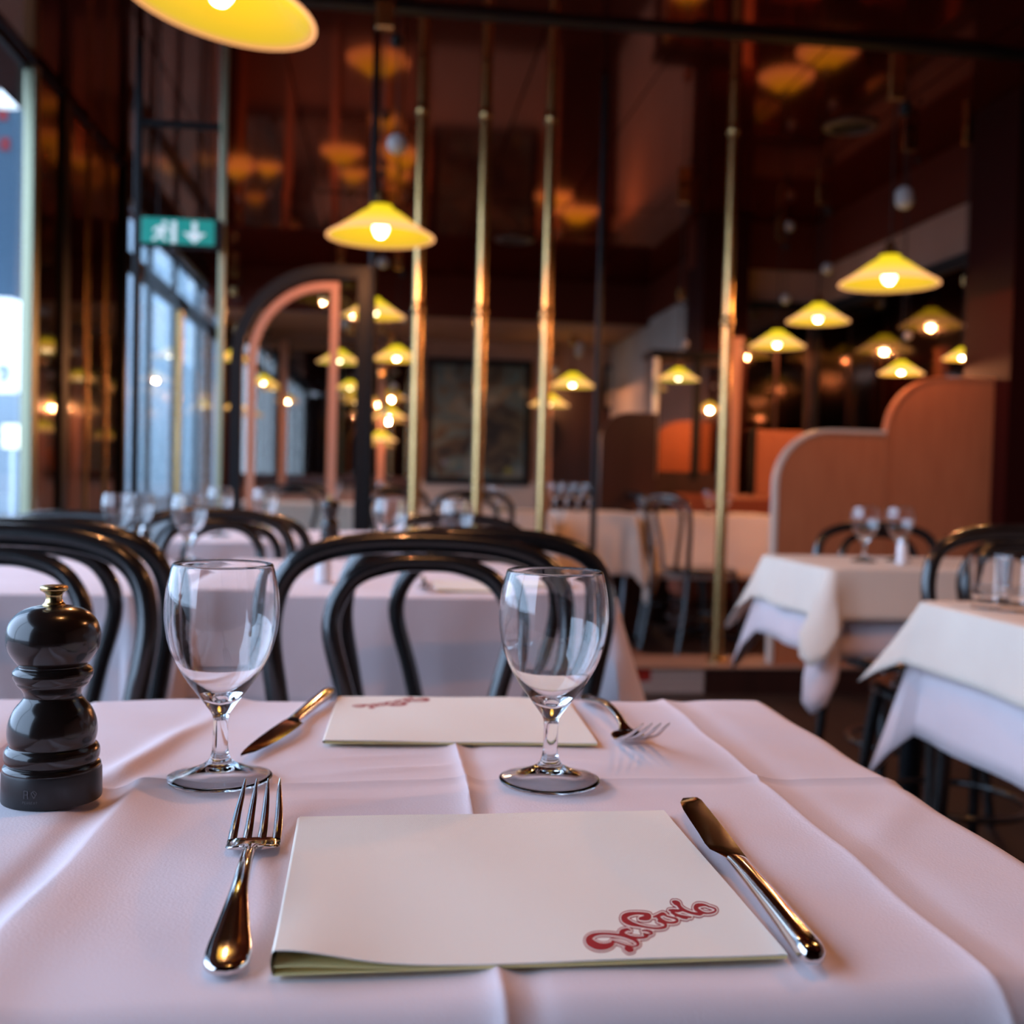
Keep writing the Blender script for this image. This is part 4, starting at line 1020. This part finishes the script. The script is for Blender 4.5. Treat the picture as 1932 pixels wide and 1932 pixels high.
def hang(px_, py_, Y, D, label, first=False, tilt=0, ball=None, block=True, light=True):
    """rim centre at a pixel and a distance; adds the cord, counterweight and ceiling block of that lamp"""
    q = at_y(px_, py_, Y); sc = D / .45
    L_ = lamp0 if first else dup(lamp0, q, 0, label, 'yellow glass pendant lamps')
    L_.location = q; L_.scale = (sc, sc, sc); L_.rotation_euler = (0, tilt, 0)
    zt_ = (ZC if q.y < 10 else 2.38) - q.z
    ch = MB().tube([(0, 0, .198), (0, 0, zt_ / sc - .0005)], .0035 / sc, 6)
    if tilt:
        ln = (zt_ - .198 * sc * math.cos(tilt) - .0005) / sc
        MB().tube([(0, 0, .198), (-ln * math.sin(tilt), 0, .198 + ln * math.cos(tilt))], .0035 / sc, 6).build('cord', M_cord, L_)
    if not tilt:
        cd = ch.build('cord', M_cord, L_)
        if block:
            MB().box(-.035 / sc, .035 / sc, -.02 / sc, .02 / sc, (zt_ - .11) / sc, (zt_ - .004) / sc, .006).build('ceiling_block', M_brass, L_)
            MB().lathe([(0, -.025), (.022, -.02), (.028, 0), (.022, .02), (0, .025)], 14, .045 / sc, 0, (zt_ - .15) / sc).build('pulley', M_cord, L_, True)
        if ball:
            zb = (at_y(px_, ball, Y).z - q.z) / sc; rb = .040 / sc
            MB().lathe([(rb * math.sin(k * PI / 10), -rb * math.cos(k * PI / 10)) for k in range(11)], 18, .055 / sc, 0, zb).build('counterweight', M_ball, L_, True)
            MB().tube([(.055 / sc, 0, zb + rb), (.05 / sc, 0, zt_ / sc - .05)], .003 / sc, 6).build('cord', M_cord, L_)
    if light:
        l = bpy.data.lights.new('lamp_glow', 'POINT'); l.energy = LAMP_WATT; l.color = (1.0, .38, .15); l.shadow_soft_size = .010
        lo = bpy.data.objects.new('lamp_glow', l); S.collection.objects.link(lo); lo.location = (q.x, q.y, q.z - .006 * sc)
    return L_
hang(412, 14, 2.60, .45, 'large yellow pendant lamp cut off by the top edge, nearest the camera', tilt=.17)
hang(718, 450, 4.25, .415, '', True, ball=270)
hang(1677, 538, 4.62, .43, 'yellow pendant lamp at the right, above the taller tan screen', ball=366)
hang(1543, 608, 6.40, .375, 'yellow pendant lamp just left of the large right-hand one', ball=None)
hang(1466, 655, 7.05, .37, 'yellow pendant lamp right of the lone brass pole, lowest of three', ball=426)
hang(705, 598, 7.05, .40, 'yellow pendant lamp half hidden by the black post')
hang(748, 680, 9.2, .41, 'yellow pendant lamp left of the first brass pole')
hang(1080, 730, 10.9, .47, 'yellow pendant lamp between the third brass pole and the right black post', ball=665)
hang(1036, 766, 11.2, .42, 'small far pendant lamp half hidden by the third brass pole', light=False)
hang(640, 685, 9.4, .38, 'far pendant lamp standing for a mirror reflection behind the arched frame upright', light=False)  # stands for a lamp image in the back wall mirror
hang(497, 725, 10.4, .28, 'far pendant lamp standing for a mirror reflection seen through the middle of the arched screen', light=True)  # mirror image of a lamp, built as a hanging lamp
hang(660, 735, 10.6, .30, 'far pendant lamp standing for a mirror reflection low at the right inside the arch', light=False)  # lamp put in place of a reflection off the back mirror
hang(445, 772, 11.0, .26, 'far pendant lamp standing for a mirror reflection low at the left inside the arch', light=False)  # reflected lamp modelled as a solid pendant
hang(734, 788, 11.2, .36, 'far pendant lamp standing for a mirror reflection low beside the first brass pole', light=True)  # takes the place of a nearer lamp's image in the mirror
hang(718, 832, 10.5, .32, 'lowest far pendant lamp standing for a mirror reflection beside the first brass pole', light=False)  # another mirrored lamp image made as a pendant
hang(1700, 706, 5.3, .225, 'small yellow pendant lamp standing for a mirror reflection just above the rounded corner of the taller tan screen', light=True)  # stands in for a lamp image in the dark nook mirror
hang(1815, 678, 5.14, .19, 'pendant lamp standing for a mirror reflection half hidden by the right column', light=True)  # undersized lamp in place of an image in the right wall mirror
hang(1280, 718, 6.55, .26, 'small pendant lamp standing for a reflection, in front of the black mirrored cabinet', light=False)  # stands in for the lamp image on the cabinet's mirror doors
hang(440, 680, 9.9, .30, 'far pendant lamp standing for a mirror reflection at the left leg of the arch', light=False)  # mirrored lamp image by the arch, modelled as a lamp

hang_xyz = ((.06, .80, 2.32, 'pendant lamp hanging over the front table, above the frame'), (1.27, 1.46, 1.95, 'pendant lamp hanging over the nearest right table, outside the frame'))
for X, Y, Z, lab in hang_xyz:
    L_ = dup(lamp0, (X, Y, Z), 0, lab, 'yellow glass pendant lamps')
    MB().tube([(0, 0, .198), (0, 0, ZC - Z - .004)], .0035, 6).build('cord', M_cord, L_)
    l = bpy.data.lights.new('lamp_glow', 'POINT'); l.energy = LAMP_WATT; l.color = (1.0, .38, .15); l.shadow_soft_size = .010
    lo = bpy.data.objects.new('lamp_glow', l); S.collection.objects.link(lo); lo.location = (X, Y, Z - .006)
